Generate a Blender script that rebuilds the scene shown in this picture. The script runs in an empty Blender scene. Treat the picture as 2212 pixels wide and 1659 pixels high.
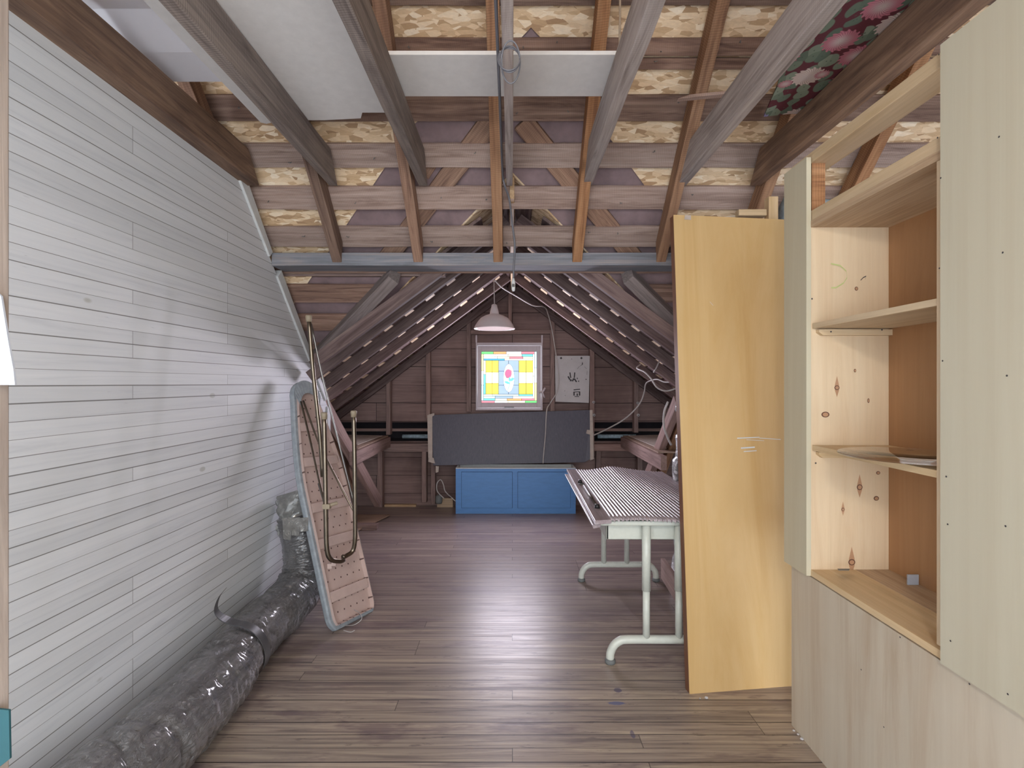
import bpy, math, random
from mathutils import Vector, Matrix, noise
random.seed(7)
C = bpy.context.scene.collection
# ------------------------------------------------------------------ camera, world, lights, exposure
F, CX, CY, H = 1090.0, 1106.0, 830.0, 1.25        # focal length in pixels, centre, eye height
def P(px, py, Y):                                  # pixel measured on the photo -> point at depth Y
    return Vector(((px-CX)/F*Y, Y, H+(CY-py)/F*Y))
cam = bpy.data.cameras.new('camera'); cam.sensor_width = 36; cam.lens = F/2212*36
cam.clip_start = .02
co = bpy.data.objects.new('camera', cam); C.objects.link(co)
co.location = (0, 0, H); co.rotation_euler = (math.pi/2, 0, 0)
bpy.context.scene.camera = co
sc = bpy.context.scene
sc.view_settings.view_transform = 'Standard'; sc.view_settings.look = 'None'
sc.view_settings.gamma = 1; sc.view_settings.exposure = 0.42
try: sc.view_settings.use_curve_mapping = False
except Exception: pass
W = bpy.data.worlds.new('world'); sc.world = W; W.use_nodes = True
W.node_tree.nodes['Background'].inputs[0].default_value = (.88, .94, 1, 1)
W.node_tree.nodes['Background'].inputs[1].default_value = 3.6
def light(name, kind, loc, power, color, size=.1, rot=None, shape=None):
    l = bpy.data.lights.new(name, kind); l.energy = power; l.color = color
    if kind == 'AREA': l.size = size
    else: l.shadow_soft_size = size
    o = bpy.data.objects.new(name, l); C.objects.link(o); o.location = loc
    if rot: o.rotation_euler = rot
    return o
# the room's own lamp behind the photographer, and the lit attic around it
light('room_lamp', 'POINT', (-.2, -.94, 2.05), 46, (1, .975, .94), .10)
light('attic_bulb', 'POINT', (-.14, 4.1, 1.745), 1.5, (1, .91, .92), .035)      # bulb in the pendant shade
for wx_ in (-.25, -.03, .19):                     # daylight entering by the gable window, spread over its panes
    for wz_ in (1.16, 1.34, 1.52):
        wl = light('window_daylight', 'SPOT', (wx_, 4.985, wz_), 7.5, (.90, .85, 1), .012, rot=(math.radians(-88), 0, 0))
        wl.data.spot_size = math.radians(165); wl.data.spot_blend = .6

# ------------------------------------------------------------------ node helpers
class NT:
    def __init__(s, name):
        s.m = bpy.data.materials.new(name); s.m.use_nodes = True; s.t = s.m.node_tree
        s.n = s.t.nodes; s.b = s.n['Principled BSDF']
    def lk(s, a, b): s.t.links.new(a, b)
    def put(s, sock, v):
        if hasattr(v, 'is_output') or isinstance(v, bpy.types.NodeSocket): s.lk(v, sock)
        elif v is not None:
            if isinstance(v, (tuple, list)) and len(v) == 3 and sock.type == 'RGBA': v = (*v, 1)
            sock.default_value = v
    def math(s, op, a, b=None, c=None):
        n = s.n.new('ShaderNodeMath'); n.operation = op
        s.put(n.inputs[0], a)
        if b is not None: s.put(n.inputs[1], b)
        if c is not None: s.put(n.inputs[2], c)
        return n.outputs[0]
    def vmath(s, op, a, b=None, scale=None):
        n = s.n.new('ShaderNodeVectorMath'); n.operation = op
        s.put(n.inputs[0], a)
        if b is not None: s.put(n.inputs[1], b)
        if scale is not None: s.put(n.inputs['Scale'], scale)
        return n.outputs['Value'] if op in ('LENGTH', 'DISTANCE', 'DOT_PRODUCT') else n.outputs[0]
    def coord(s, kind='Object'): return s.n.new('ShaderNodeTexCoord').outputs[kind]
    def rnd(s): return s.n.new('ShaderNodeObjectInfo').outputs['Random']
    def sep(s, v):
        n = s.n.new('ShaderNodeSeparateXYZ'); s.lk(v, n.inputs[0]); return n.outputs
    def comb(s, x, y, z):
        n = s.n.new('ShaderNodeCombineXYZ')
        for i, q in enumerate((x, y, z)): s.put(n.inputs[i], q)
        return n.outputs[0]
    def mapv(s, v, scale=(1, 1, 1), loc=(0, 0, 0), rot=(0, 0, 0)):
        n = s.n.new('ShaderNodeMapping'); s.lk(v, n.inputs[0])
        n.inputs['Scale'].default_value = scale; n.inputs['Location'].default_value = loc
        n.inputs['Rotation'].default_value = rot
        return n.outputs[0]
    def noise(s, v, scale, detail=4, rough=.6, dist=0):
        n = s.n.new('ShaderNodeTexNoise'); s.lk(v, n.inputs['Vector'])
        n.inputs['Scale'].default_value = scale; n.inputs['Detail'].default_value = detail
        n.inputs['Roughness'].default_value = rough; n.inputs['Distortion'].default_value = dist
        return n.outputs[0]
    def voro(s, v, scale, feat='F1', rnd=1.0):
        n = s.n.new('ShaderNodeTexVoronoi'); s.lk(v, n.inputs['Vector']); n.feature = feat
        n.inputs['Scale'].default_value = scale; n.inputs['Randomness'].default_value = rnd
        return n.outputs
    def voro2(s, v, scale, rnd=1.0):
        o = s.voro(v, scale, rnd=rnd); o['Distance'].node.voronoi_dimensions = '2D'; return o['Distance'].node.outputs
    def wn(s, v, dim='1D'):
        n = s.n.new('ShaderNodeTexWhiteNoise'); n.noise_dimensions = dim
        s.put(n.inputs['W' if dim == '1D' else 'Vector'], v); return n.outputs[0]
    def ramp(s, f, stops, interp='LINEAR'):
        n = s.n.new('ShaderNodeValToRGB'); s.put(n.inputs[0], f); r = n.color_ramp; r.interpolation = interp
        while len(r.elements) < len(stops): r.elements.new(.5)
        for e, (p, c) in zip(r.elements, stops):
            e.position = p; e.color = (*c, 1) if not isinstance(c, (int, float)) else (c, c, c, 1)
        return n.outputs[0]
    def mix(s, f, a, b, mode='MIX'):
        n = s.n.new('ShaderNodeMix'); n.data_type = 'RGBA'; n.blend_type = mode
        s.put(n.inputs[0], f); s.put(n.inputs[6], a); s.put(n.inputs[7], b); return n.outputs[2]
    def smooth(s, f, a, b):
        n = s.n.new('ShaderNodeMapRange'); n.interpolation_type = 'SMOOTHSTEP'
        s.put(n.inputs[0], f); n.inputs[1].default_value = a; n.inputs[2].default_value = b
        return n.outputs[0]
    def bump(s, h, strength=.3, dist=.01):
        n = s.n.new('ShaderNodeBump'); s.lk(h, n.inputs['Height'])
        n.inputs['Strength'].default_value = strength; n.inputs['Distance'].default_value = dist
        s.lk(n.outputs[0], s.b.inputs['Normal'])
    def done(s, col=None, rough=.7, metal=0, spec=None):
        if col is not None: s.put(s.b.inputs['Base Color'], col)
        s.put(s.b.inputs['Roughness'], rough); s.b.inputs['Metallic'].default_value = metal
        if spec is not None: s.b.inputs['Specular IOR Level'].default_value = spec
        return s.m

AX = {'x': (1, 14, 14), 'y': (14, 1, 14), 'z': (14, 14, 1)}
def wood(name, base, dark, light=None, axis='x', rough=.75, scale=2.2, blot=.5, knots=.5, vary=.25, spec=.25, saw=0, bumps=.25, con=.35):
    s = NT(name); v = s.coord(); r = s.rnd()
    v = s.vmath('ADD', v, s.comb(s.math('MULTIPLY', r, 37), s.math('MULTIPLY', r, 11), s.math('MULTIPLY', r, 23)))
    wv = s.vmath('ADD', v, s.vmath('SCALE', s.n.new('ShaderNodeTexNoise').outputs['Color'], scale=0.0))
    m = s.mapv(wv, AX[axis])
    g = s.noise(m, scale, 7, .68, .9)
    g2 = s.noise(s.mapv(wv, tuple(k*(1 if k == 1 else 4) for k in AX[axis])), scale, 4, .6)
    col = s.ramp(g, [(.28, dark), (.5, base), (.74, light or tuple(min(1, c*1.28) for c in base))])
    col = s.mix(con, col, s.ramp(g2, [(.35, .35), (.65, 1.0)]), 'MULTIPLY')
    b = s.noise(v, 3.0, 3)
    col = s.mix(s.math('MULTIPLY', s.smooth(b, .48, .7), blot), col, s.mix(.55, col, dark))
    if knots:
        sc_ = tuple(q*.35 if q == 1 else 1 for q in tuple(1 if k == 1 else 2 for k in AX[axis]))
        sc2 = tuple(2.2 if k == 1 else 4.5 for k in AX[axis])
        d = s.voro(s.mapv(v, sc2), 1.15)
        kn = s.smooth(d['Distance'], .13, .05); keep = s.math('LESS_THAN', s.wn(d['Color'], '3D'), .45)
        col = s.mix(s.math('MULTIPLY', s.math('MULTIPLY', kn, keep), knots), col, tuple(c*.4 for c in dark))
    if saw:
        w = s.n.new('ShaderNodeTexWave'); s.lk(s.mapv(v, (1, .35, .35), rot=(0, .0, .35)), w.inputs[0])
        w.inputs['Scale'].default_value = 38; w.inputs['Distortion'].default_value = 3; w.inputs['Detail'].default_value = 3
        col = s.mix(saw, col, s.ramp(w.outputs[1], [(.2, .62), (.8, 1.15)]), 'MULTIPLY')
    hv = s.n.new('ShaderNodeHueSaturation'); s.lk(col, hv.inputs['Color'])
    s.put(hv.inputs['Value'], s.math('ADD', s.math('MULTIPLY', r, vary*2), 1-vary))
    s.put(hv.inputs['Saturation'], s.math('ADD', s.math('MULTIPLY', r, .22), .98))
    s.bump(g, bumps, .004)
    return s.done(hv.outputs[0], rough, spec=spec)

def planks(name, al, ac, h, mod, nmod, cols, gapcol, gap=.002, rough=.6, seed=0, grainw=1, vary=.5, blot=None, spec=.3, extra=None, gapmix=1, roughv=None):
    """boards in world space: al = along axis, ac = across axis"""
    s = NT(name); v = s.coord(); o = s.sep(v); ia = 'xyz'.index(al); ic = 'xyz'.index(ac)
    a, c = o[ia], o[ic]
    wob = s.math('MULTIPLY', s.math('SUBTRACT', s.noise(v, 1.3, 2), .5), h*.12)
    c2 = s.math('ADD', s.math('ADD', c, wob), 50*h+seed*.013)
    row = s.math('FLOOR', s.math('DIVIDE', c2, h)); fr = s.math('MULTIPLY', s.math('FRACT', s.math('DIVIDE', c2, h)), h)
    w1 = s.wn(s.math('ADD', row, seed)); L = mod*nmod
    sh = s.math('DIVIDE', s.math('FLOOR', s.math('MULTIPLY', w1, nmod*7)), nmod)
    q = s.math('ADD', s.math('DIVIDE', a, L), s.math('ADD', sh, 20))
    idx = s.math('FLOOR', q); fa = s.math('MULTIPLY', s.math('FRACT', q), L)
    bid = s.wn(s.math('ADD', s.math('MULTIPLY', row, 13.37), s.math('MULTIPLY', idx, 7.77)))
    gw = s.math('MULTIPLY', s.math('ADD', s.math('MULTIPLY', s.wn(s.math('MULTIPLY', row, 3.3)), 1.1), .35), gap)
    m1 = s.math('LESS_THAN', fr, gw); m2 = s.math('LESS_THAN', fa, gap*.9)
    mask = s.math('MAXIMUM', m1, s.math('MULTIPLY', m2, .8))
    sv = [9, 9, 9]; sv[ia] = .8; sv[ic] = 22
    gv = s.vmath('ADD', s.mapv(v, tuple(k*grainw for k in sv)), s.comb(s.math('MULTIPLY', bid, 40), s.math('MULTIPLY', bid, 70), s.math('MULTIPLY', bid, 20)))
    g = s.noise(gv, 1.6, 6, .65, 1.2)
    col = s.ramp(g, cols)
    col = s.mix(vary, col, s.ramp(bid, [(0, .72), (.5, 1.0), (1, 1.22)]), 'MULTIPLY')
    if blot:
        b = s.noise(s.mapv(v, (1.2, 1.2, 1.2)), 1.1, 4, .6); col = s.mix(s.math('MULTIPLY', s.smooth(b, .42, .68), blot[0]), col, blot[1])
    if extra: col = extra(s, v, o, col)
    col = s.mix(s.math('MULTIPLY', mask, gapmix), col, gapcol)
    hgt = s.math('SUBTRACT', s.math('MULTIPLY', g, .25), mask)
    s.bump(hgt, .45, .004)
    rr = rough if roughv is None else s.ramp(g, roughv)
    return s.done(col, rr, spec=spec)

def plain(name, col, rough=.6, metal=0, spec=None, nz=.12, sc_=18, bump=0, stretch=(1, 1, 1)):
    s = NT(name); v = s.mapv(s.coord(), stretch)
    n = s.noise(v, sc_, 5)
    c = s.ramp(n, [(.3, tuple(k*(1-nz) for k in col)), (.7, tuple(min(1, k*(1+nz)) for k in col))])
    if bump: s.bump(n, bump, .01)
    return s.done(c, rough, metal, spec)
def emit(name, col, st):
    s = NT(name); v = s.coord(); n = s.noise(v, 9, 2)
    c = s.ramp(n, [(.3, tuple(k*.9 for k in col)), (.7, col)])
    s.b.inputs['Base Color'].default_value = (*[k*.2 for k in col], 1)
    s.lk(c, s.b.inputs['Emission Color']); s.b.inputs['Emission Strength'].default_value = st
    s.b.inputs['Roughness'].default_value = .3
    return s.m

M = {}
M['rafter'] = wood('rafter_wood', (.27, .18, .14), (.11, .068, .055), (.40, .28, .215), saw=.2)
M['rafter_o'] = wood('rafter_orange_wood', (.38, .215, .13), (.17, .09, .06), (.48, .30, .19), saw=.35, vary=.12)
M['batten'] = wood('batten_wood', (.27, .18, .145), (.095, .057, .05), (.41, .295, .245), saw=.12, blot=.8)
M['batten_l'] = wood('pale_batten_wood', (.45, .335, .29), (.24, .16, .135), (.57, .45, .40), saw=.25, blot=.35, vary=.12)
M['joist'] = wood('joist_wood', (.27, .225, .205), (.12, .092, .085), (.38, .315, .275), saw=.45, blot=.5, vary=.1)
M['joist_l'] = wood('weathered_joist_wood', (.40, .35, .335), (.20, .165, .155), (.50, .45, .43), saw=.12, blot=.5, vary=.1)
M['joist_b'] = wood('brown_joist_wood', (.24, .15, .105), (.08, .05, .042), (.37, .25, .175), blot=.7, vary=.05, rough=.6)
M['header'] = wood('header_wood', (.27, .28, .32), (.17, .18, .20), (.42, .36, .34), saw=.1, blot=.3, vary=.02, knots=.2)
M['valley'] = wood('valley_wood', (.26, .225, .22), (.14, .11, .105), (.36, .31, .30), blot=.4, vary=.1)
M['gable'] = wood('gable_rafter_wood', (.21, .15, .145), (.09, .058, .058), (.31, .235, .215), blot=.6, vary=.3)
M['stud'] = wood('stud_wood', (.32, .225, .205), (.17, .12, .11), (.42, .31, .28), vary=.15)
M['pine'] = wood('new_pine', (.66, .51, .34), (.56, .41, .25), (.72, .58, .41), rough=.55, blot=.15, knots=.8, vary=.05, scale=1.6, con=.15)
M['pine_d'] = wood('dull_pine', (.55, .40, .27), (.41, .28, .18), (.64, .49, .35), rough=.6, blot=.4, knots=.7, vary=.05)
M['pine_z'] = wood('upright_pine', (.70, .56, .40), (.64, .49, .34), (.74, .61, .45), axis='z', rough=.5, blot=.1, knots=0, vary=.02, scale=1.3, con=.06)
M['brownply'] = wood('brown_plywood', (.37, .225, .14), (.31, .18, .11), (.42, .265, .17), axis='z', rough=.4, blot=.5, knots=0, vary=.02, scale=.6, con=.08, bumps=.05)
M['ply'] = wood('pale_plywood', (.55, .51, .40), (.51, .46, .35), (.58, .545, .435), axis='z', rough=.55, blot=.2, knots=0, vary=.01, scale=.5, con=.04, bumps=.05)
M['ply2'] = wood('veined_plywood', (.58, .51, .41), (.48, .38, .28), (.62, .56, .46), axis='z', rough=.55, blot=.3, knots=0, vary=.01, scale=.6, con=.07, bumps=.05)
M['doorface'] = wood('varnished_birch', (.60, .43, .235), (.53, .355, .17), (.65, .485, .28), axis='z', rough=.38, blot=.5, knots=0, vary=.01, scale=.35, bumps=.03, spec=.4, con=.05)
M['dooredge'] = plain('door_edge_wood', (.17, .07, .035), .5, stretch=(30, 30, 2))
M['board'] = wood('sheathing_scrap', (.42, .31, .25), (.28, .2, .16), vary=.1)
M['felt'] = plain('roofing_felt', (.24, .17, .18), .85, nz=.25, sc_=7)
M['dark'] = plain('recess_shade_black', (.02, .017, .022), .95)  # near-black colour standing for shade in the eave slot
M['sheet'] = plain('white_wallboard', (.74, .72, .71), .8, nz=.04, sc_=30)
M['sheet2'] = plain('white_plastic_sheet', (.76, .76, .82), .45, nz=.04, sc_=4, bump=.1)
M['whitep'] = plain('white_paint', (.60, .62, .63), .5, nz=.06, sc_=40, bump=.1)
M['blue'] = plain('blue_paint', (.10, .27, .60), .45, nz=.06, sc_=12, stretch=(1, 1, 4))
M['bluegap'] = plain('blue_shadow_gap', (.02, .06, .16), .7)
M['cream'] = plain('cream_laminate', (.55, .47, .44), .5)
M['chalk'] = None
M['tape'] = plain('masking_tape', (.50, .43, .38), .7, nz=.15)
M['desk'] = plain('pale_green_enamel', (.64, .665, .60), .32, nz=.05, sc_=40, spec=.5)
M['rubber'] = plain('grey_rubber', (.16, .17, .17), .6)
M['black'] = plain('black_plastic', (.02, .02, .022), .35)
M['chrome'] = plain('brushed_brass_steel', (.21, .175, .135), .3, 1, nz=.15)
M['steel'] = plain('bright_steel', (.26, .25, .24), .3, 1)
M['cap'] = plain('ivory_rubber_cap', (.34, .28, .20), .5)
M['pinkpan'] = None
M['cover'] = plain('silver_grey_cover_fabric', (.30, .335, .37), .6, nz=.2, sc_=30, bump=.3)
M['cord'] = plain('white_cable', (.50, .47, .46), .5)
M['gcord'] = plain('grey_cable', (.13, .13, .15), .5)
M['rope'] = plain('jute_rope', (.36, .28, .21), .9, sc_=120)
M['lampw'] = plain('white_enamel_shade', (.62, .55, .57), .35, nz=.03)
M['windowp'] = plain('window_white_paint', (.52, .46, .50), .5, nz=.05)
M['paper'] = plain('white_paper', (.52, .50, .51), .7, nz=.06, sc_=14)
M['ink'] = plain('dark_ink', (.05, .045, .05), .7)
M['pinkwood'] = wood('pinkish_board', (.50, .37, .34), (.40, .28, .26), vary=.03)
M['cloth'] = plain('white_cloth', (.42, .44, .50), .8, nz=.05)
M['teal'] = plain('teal_fabric', (.012, .07, .085), .8)
M['insul'] = plain('blue_white_insulation', (.35, .45, .52), .8, nz=.35, sc_=40)
M['lead'] = plain('lead_came', (.03, .03, .03), .5)

def chalk():
    s = NT('blackboard_slate'); v = s.coord()
    n = s.noise(s.mapv(v, (30, 30, 3)), 4, 4); b = s.noise(v, 2.2, 3)
    c = s.ramp(n, [(.3, (.06, .058, .085)), (.8, (.095, .09, .125))])
    sc1 = s.noise(s.mapv(v, (30, 1, 6), rot=(0, .6, 0)), 3, 2)
    c = s.mix(s.math('MULTIPLY', s.smooth(sc1, .76, .8), .5), c, (.3, .3, .32))
    return s.done(c, .48, spec=.5)
M['chalk'] = chalk()
def pan():
    s = NT('pink_enamel_pan'); v = s.coord(); o = s.sep(v)
    def fr(x, k, off=0): return s.math('SUBTRACT', s.math('FRACT', s.math('ADD', s.math('MULTIPLY', x, k), off)), .5)
    row = s.math('MODULO', s.math('FLOOR', s.math('MULTIPLY', o[1], 19)), 2)
    u = s.math('DIVIDE', fr(s.math('ADD', o[0], 1), 22, s.math('MULTIPLY', row, .5)), 22); w = s.math('DIVIDE', fr(o[1], 19), 19)
    d = s.math('SQRT', s.math('ADD', s.math('POWER', u, 2), s.math('POWER', w, 2)))
    c = s.mix(s.math('LESS_THAN', d, .0045), s.ramp(s.noise(v, 12, 3), [(.3, (.54, .40, .36)), (.7, (.60, .46, .42))]), (.12, .07, .06))
    return s.done(c, .4)
M['pinkpan'] = pan()
M['pink'] = plain('pink_enamel', (.58, .44, .40), .4, nz=.06)

def osb():
    s = NT('oriented_strand_board'); v = s.coord(); r = s.rnd()
    v = s.vmath('ADD', v, s.vmath('SCALE', s.comb(1, 2, 3), scale=r))
    cols = [(0, (.42, .265, .15)), (.22, (.62, .43, .255)), (.5, (.76, .57, .37)), (.8, (.85, .68, .48)), (1, (.93, .80, .63))]
    out = None
    for k, rot in enumerate((.3, 1.1, -.6, 2.2)):
        m = s.mapv(v, (17, 52, 17), (k*3.1, k*1.7, 0), (0, 0, rot))
        m = s.vmath('ADD', m, s.vmath('SCALE', s.n.new('ShaderNodeTexNoise').outputs['Color'], scale=.6))
        vo = s.voro(m, 1.0)
        hsh = s.wn(s.vmath('ADD', vo['Color'], s.comb(k, 0, 0)), '3D')
        c = s.ramp(hsh, cols); c = s.mix(.25, c, s.ramp(s.noise(m, 3, 3), [(.3, .6), (.7, 1.15)]), 'MULTIPLY')
        out = c if out is None else s.mix(s.math('GREATER_THAN', s.wn(s.vmath('ADD', vo['Color'], s.comb(7+k, 3, 0)), '3D'), .5), out, c)
    s.bump(s.noise(v, 40, 3), .2, .004)
    return s.done(out, .7)
M['osb'] = osb()

def floral():
    s = NT('floral_fabric_panel'); v = s.coord(); o = s.sep(v)
    base = (.085, .012, .022)
    v2 = s.comb(o[0], o[1], 0)
    lf = s.voro2(s.mapv(s.vmath('ADD', v2, s.vmath('SCALE', s.noise(v2, 6, 2), scale=.04)), (26, 17, 1), rot=(0, 0, .6)), 1)
    leaf = s.mix(s.math('MULTIPLY', s.smooth(lf['Distance'], .62, .52), s.math('LESS_THAN', s.wn(lf['Color'], '3D'), .82)), base,
                 s.ramp(s.wn(lf['Color'], '3D'), [(0, (.07, .10, .075)), (.5, (.13, .165, .12)), (.82, (.20, .235, .18))]))
    leaf = s.mix(s.smooth(lf['Distance'], .08, .02), leaf, (.05, .07, .05))
    def flowers(col, sc_, off, rad, thr):
        vv = s.mapv(v2, (sc_, sc_, 1), off)
        vo = s.voro2(vv, 1, rnd=.7)
        d = s.vmath('MULTIPLY', s.vmath('SUBTRACT', vv, vo['Position']), (1, 1, 0)); ds = s.sep(d)
        an = s.math('ARCTAN2', ds[1], ds[0]); rr = s.vmath('LENGTH', d)
        n1 = s.math('SINE', s.math('ADD', s.math('MULTIPLY', an, 16), s.math('MULTIPLY', rr, 28)))
        edge = s.math('ADD', rad, s.math('MULTIPLY', n1, .03))
        ins = s.math('MULTIPLY', s.math('LESS_THAN', rr, edge), s.math('LESS_THAN', s.wn(vo['Color'], '3D'), thr))
        fc = s.ramp(s.wn(s.vmath('ADD', vo['Color'], s.comb(3, 1, 0)), '3D'), [(0, (.40, .13, .17)), (.35, (.52, .42, .38)), (.65, (.22, .20, .38)), (.85, (.44, .20, .24))], 'CONSTANT')
        pet = s.math('MULTIPLY', s.math('ABSOLUTE', n1), 1)
        fc = s.mix(s.smooth(pet, .1, .6), s.mix(.6, fc, (.08, .02, .04)), s.mix(s.smooth(rr, 0, .3), (.52, .44, .42), fc))
        return s.mix(ins, col, fc)
    c = flowers(leaf, 6.6, (.3, .2, 0), .34, .8)
    c = flowers(c, 11, (.1, .35, 0), .26, .2)
    return s.done(c, .75)
M['floral'] = floral()

def foil(name='wrinkled_duct_plastic', col=(.165, .16, .165), metal=.3):
    s = NT(name); v = s.coord()
    wv = s.mapv(v, (1, 1, 1))
    n1 = s.noise(s.mapv(v, (16, 2.6, 16)), 2.2, 6, .62, 1.6)
    n2 = s.noise(v, 55, 3, .6, 1.5)
    c = s.ramp(s.noise(v, 5, 3), [(.3, tuple(k*.75 for k in col)), (.7, tuple(k*1.35 for k in col))])
    s.bump(s.math('ADD', n1, s.math('MULTIPLY', n2, .2)), 1.0, .022)
    s.b.inputs['Coat Weight'].default_value = 1; s.b.inputs['Coat Roughness'].default_value = .14
    return s.done(c, .35, metal, .6)
M['duct'] = foil()
M['silver'] = foil('silver_tape', (.42, .42, .41), .8)
def glassm():
    s = NT('clear_glass'); s.b.inputs['Transmission Weight'].default_value = 1
    s.b.inputs['IOR'].default_value = 1.45
    n = s.noise(s.coord(), 3, 1); c = s.ramp(n, [(0, (.88, .93, .92)), (1, (.92, .96, .95))])
    return s.done(c, .02)
M['glass'] = glassm()

def lwextra(s, v, o, col):
    # yellowed knots and scuffs in the paint
    d = s.voro(s.mapv(v, (1, 3.0, 6.0)), 1.3)
    k = s.math('MULTIPLY', s.smooth(d['Distance'], .10, .06), s.math('LESS_THAN', s.wn(d['Color'], '3D'), .35))
    col = s.mix(s.math('MULTIPLY', k, .45), col, (.30, .29, .22))
    n = s.noise(s.mapv(v, (1, 4, 26)), 3, 3)
    return s.mix(s.math('MULTIPLY', s.smooth(n, .68, .8), .3), col, (.22, .22, .24))
M['wl'] = planks('white_painted_strip_boards', 'y', 'z', .0475, .585, 3, [(.25, (.58, .60, .635)), (.45, (.67, .69, .72)), (.8, (.73, .745, .765))],
                 (.10, .095, .085), .0026, .5, 3, vary=.3, extra=lwextra, spec=.3, gapmix=.8)
def flextra(s, v, o, col):
    b = s.noise(s.mapv(v, (.8, 3, 1)), 1.7, 5, .7)
    col = s.mix(s.math('MULTIPLY', s.smooth(b, .52, .64), .6), col, (.115, .075, .09))
    n = s.noise(s.mapv(v, (2.5, 16, 1)), 2.2, 5, .75)
    col = s.mix(s.math('MULTIPLY', s.smooth(n, .60, .66), .55), col, (.06, .045, .055))
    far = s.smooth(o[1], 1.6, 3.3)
    col = s.mix(s.math('MULTIPLY', far, .45), col, (.30, .23, .24))  # light on the far floor put into its colour as a paler tint
    def spot(col, x, y, rx, ry, c, a):
        dx = s.math('DIVIDE', s.math('SUBTRACT', o[0], x), rx); dy = s.math('DIVIDE', s.math('SUBTRACT', o[1], y), ry)
        d = s.math('SQRT', s.math('ADD', s.math('POWER', dx, 2), s.math('POWER', dy, 2)))
        d = s.math('ADD', d, s.math('MULTIPLY', s.math('SUBTRACT', s.noise(v, 40, 3), .5), 1.2))
        return s.mix(s.math('MULTIPLY', s.smooth(d, 1.1, .8), a), col, c)
    col = spot(col, .41, 1.975, .034, .011, (.10, .12, .26), .8)
    col = spot(col, .432, 2.06, .018, .016, (.05, .04, .12), .7)
    col = spot(col, .43, 1.80, .008, .02, (.05, .05, .14), .6)
    return col
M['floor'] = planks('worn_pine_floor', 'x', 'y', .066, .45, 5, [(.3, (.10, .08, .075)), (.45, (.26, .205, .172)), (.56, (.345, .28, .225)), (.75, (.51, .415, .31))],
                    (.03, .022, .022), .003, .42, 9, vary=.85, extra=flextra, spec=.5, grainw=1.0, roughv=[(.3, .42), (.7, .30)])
M['wb'] = planks('brown_gable_boards', 'x', 'z', .186, 1.4, 3, [(.2, (.17, .105, .095)), (.5, (.27, .18, .165)), (.8, (.36, .255, .225))],
                 (.02, .012, .012), .006, .7, 5, vary=.5, blot=(.6, (.085, .05, .045)), spec=.3)

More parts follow.
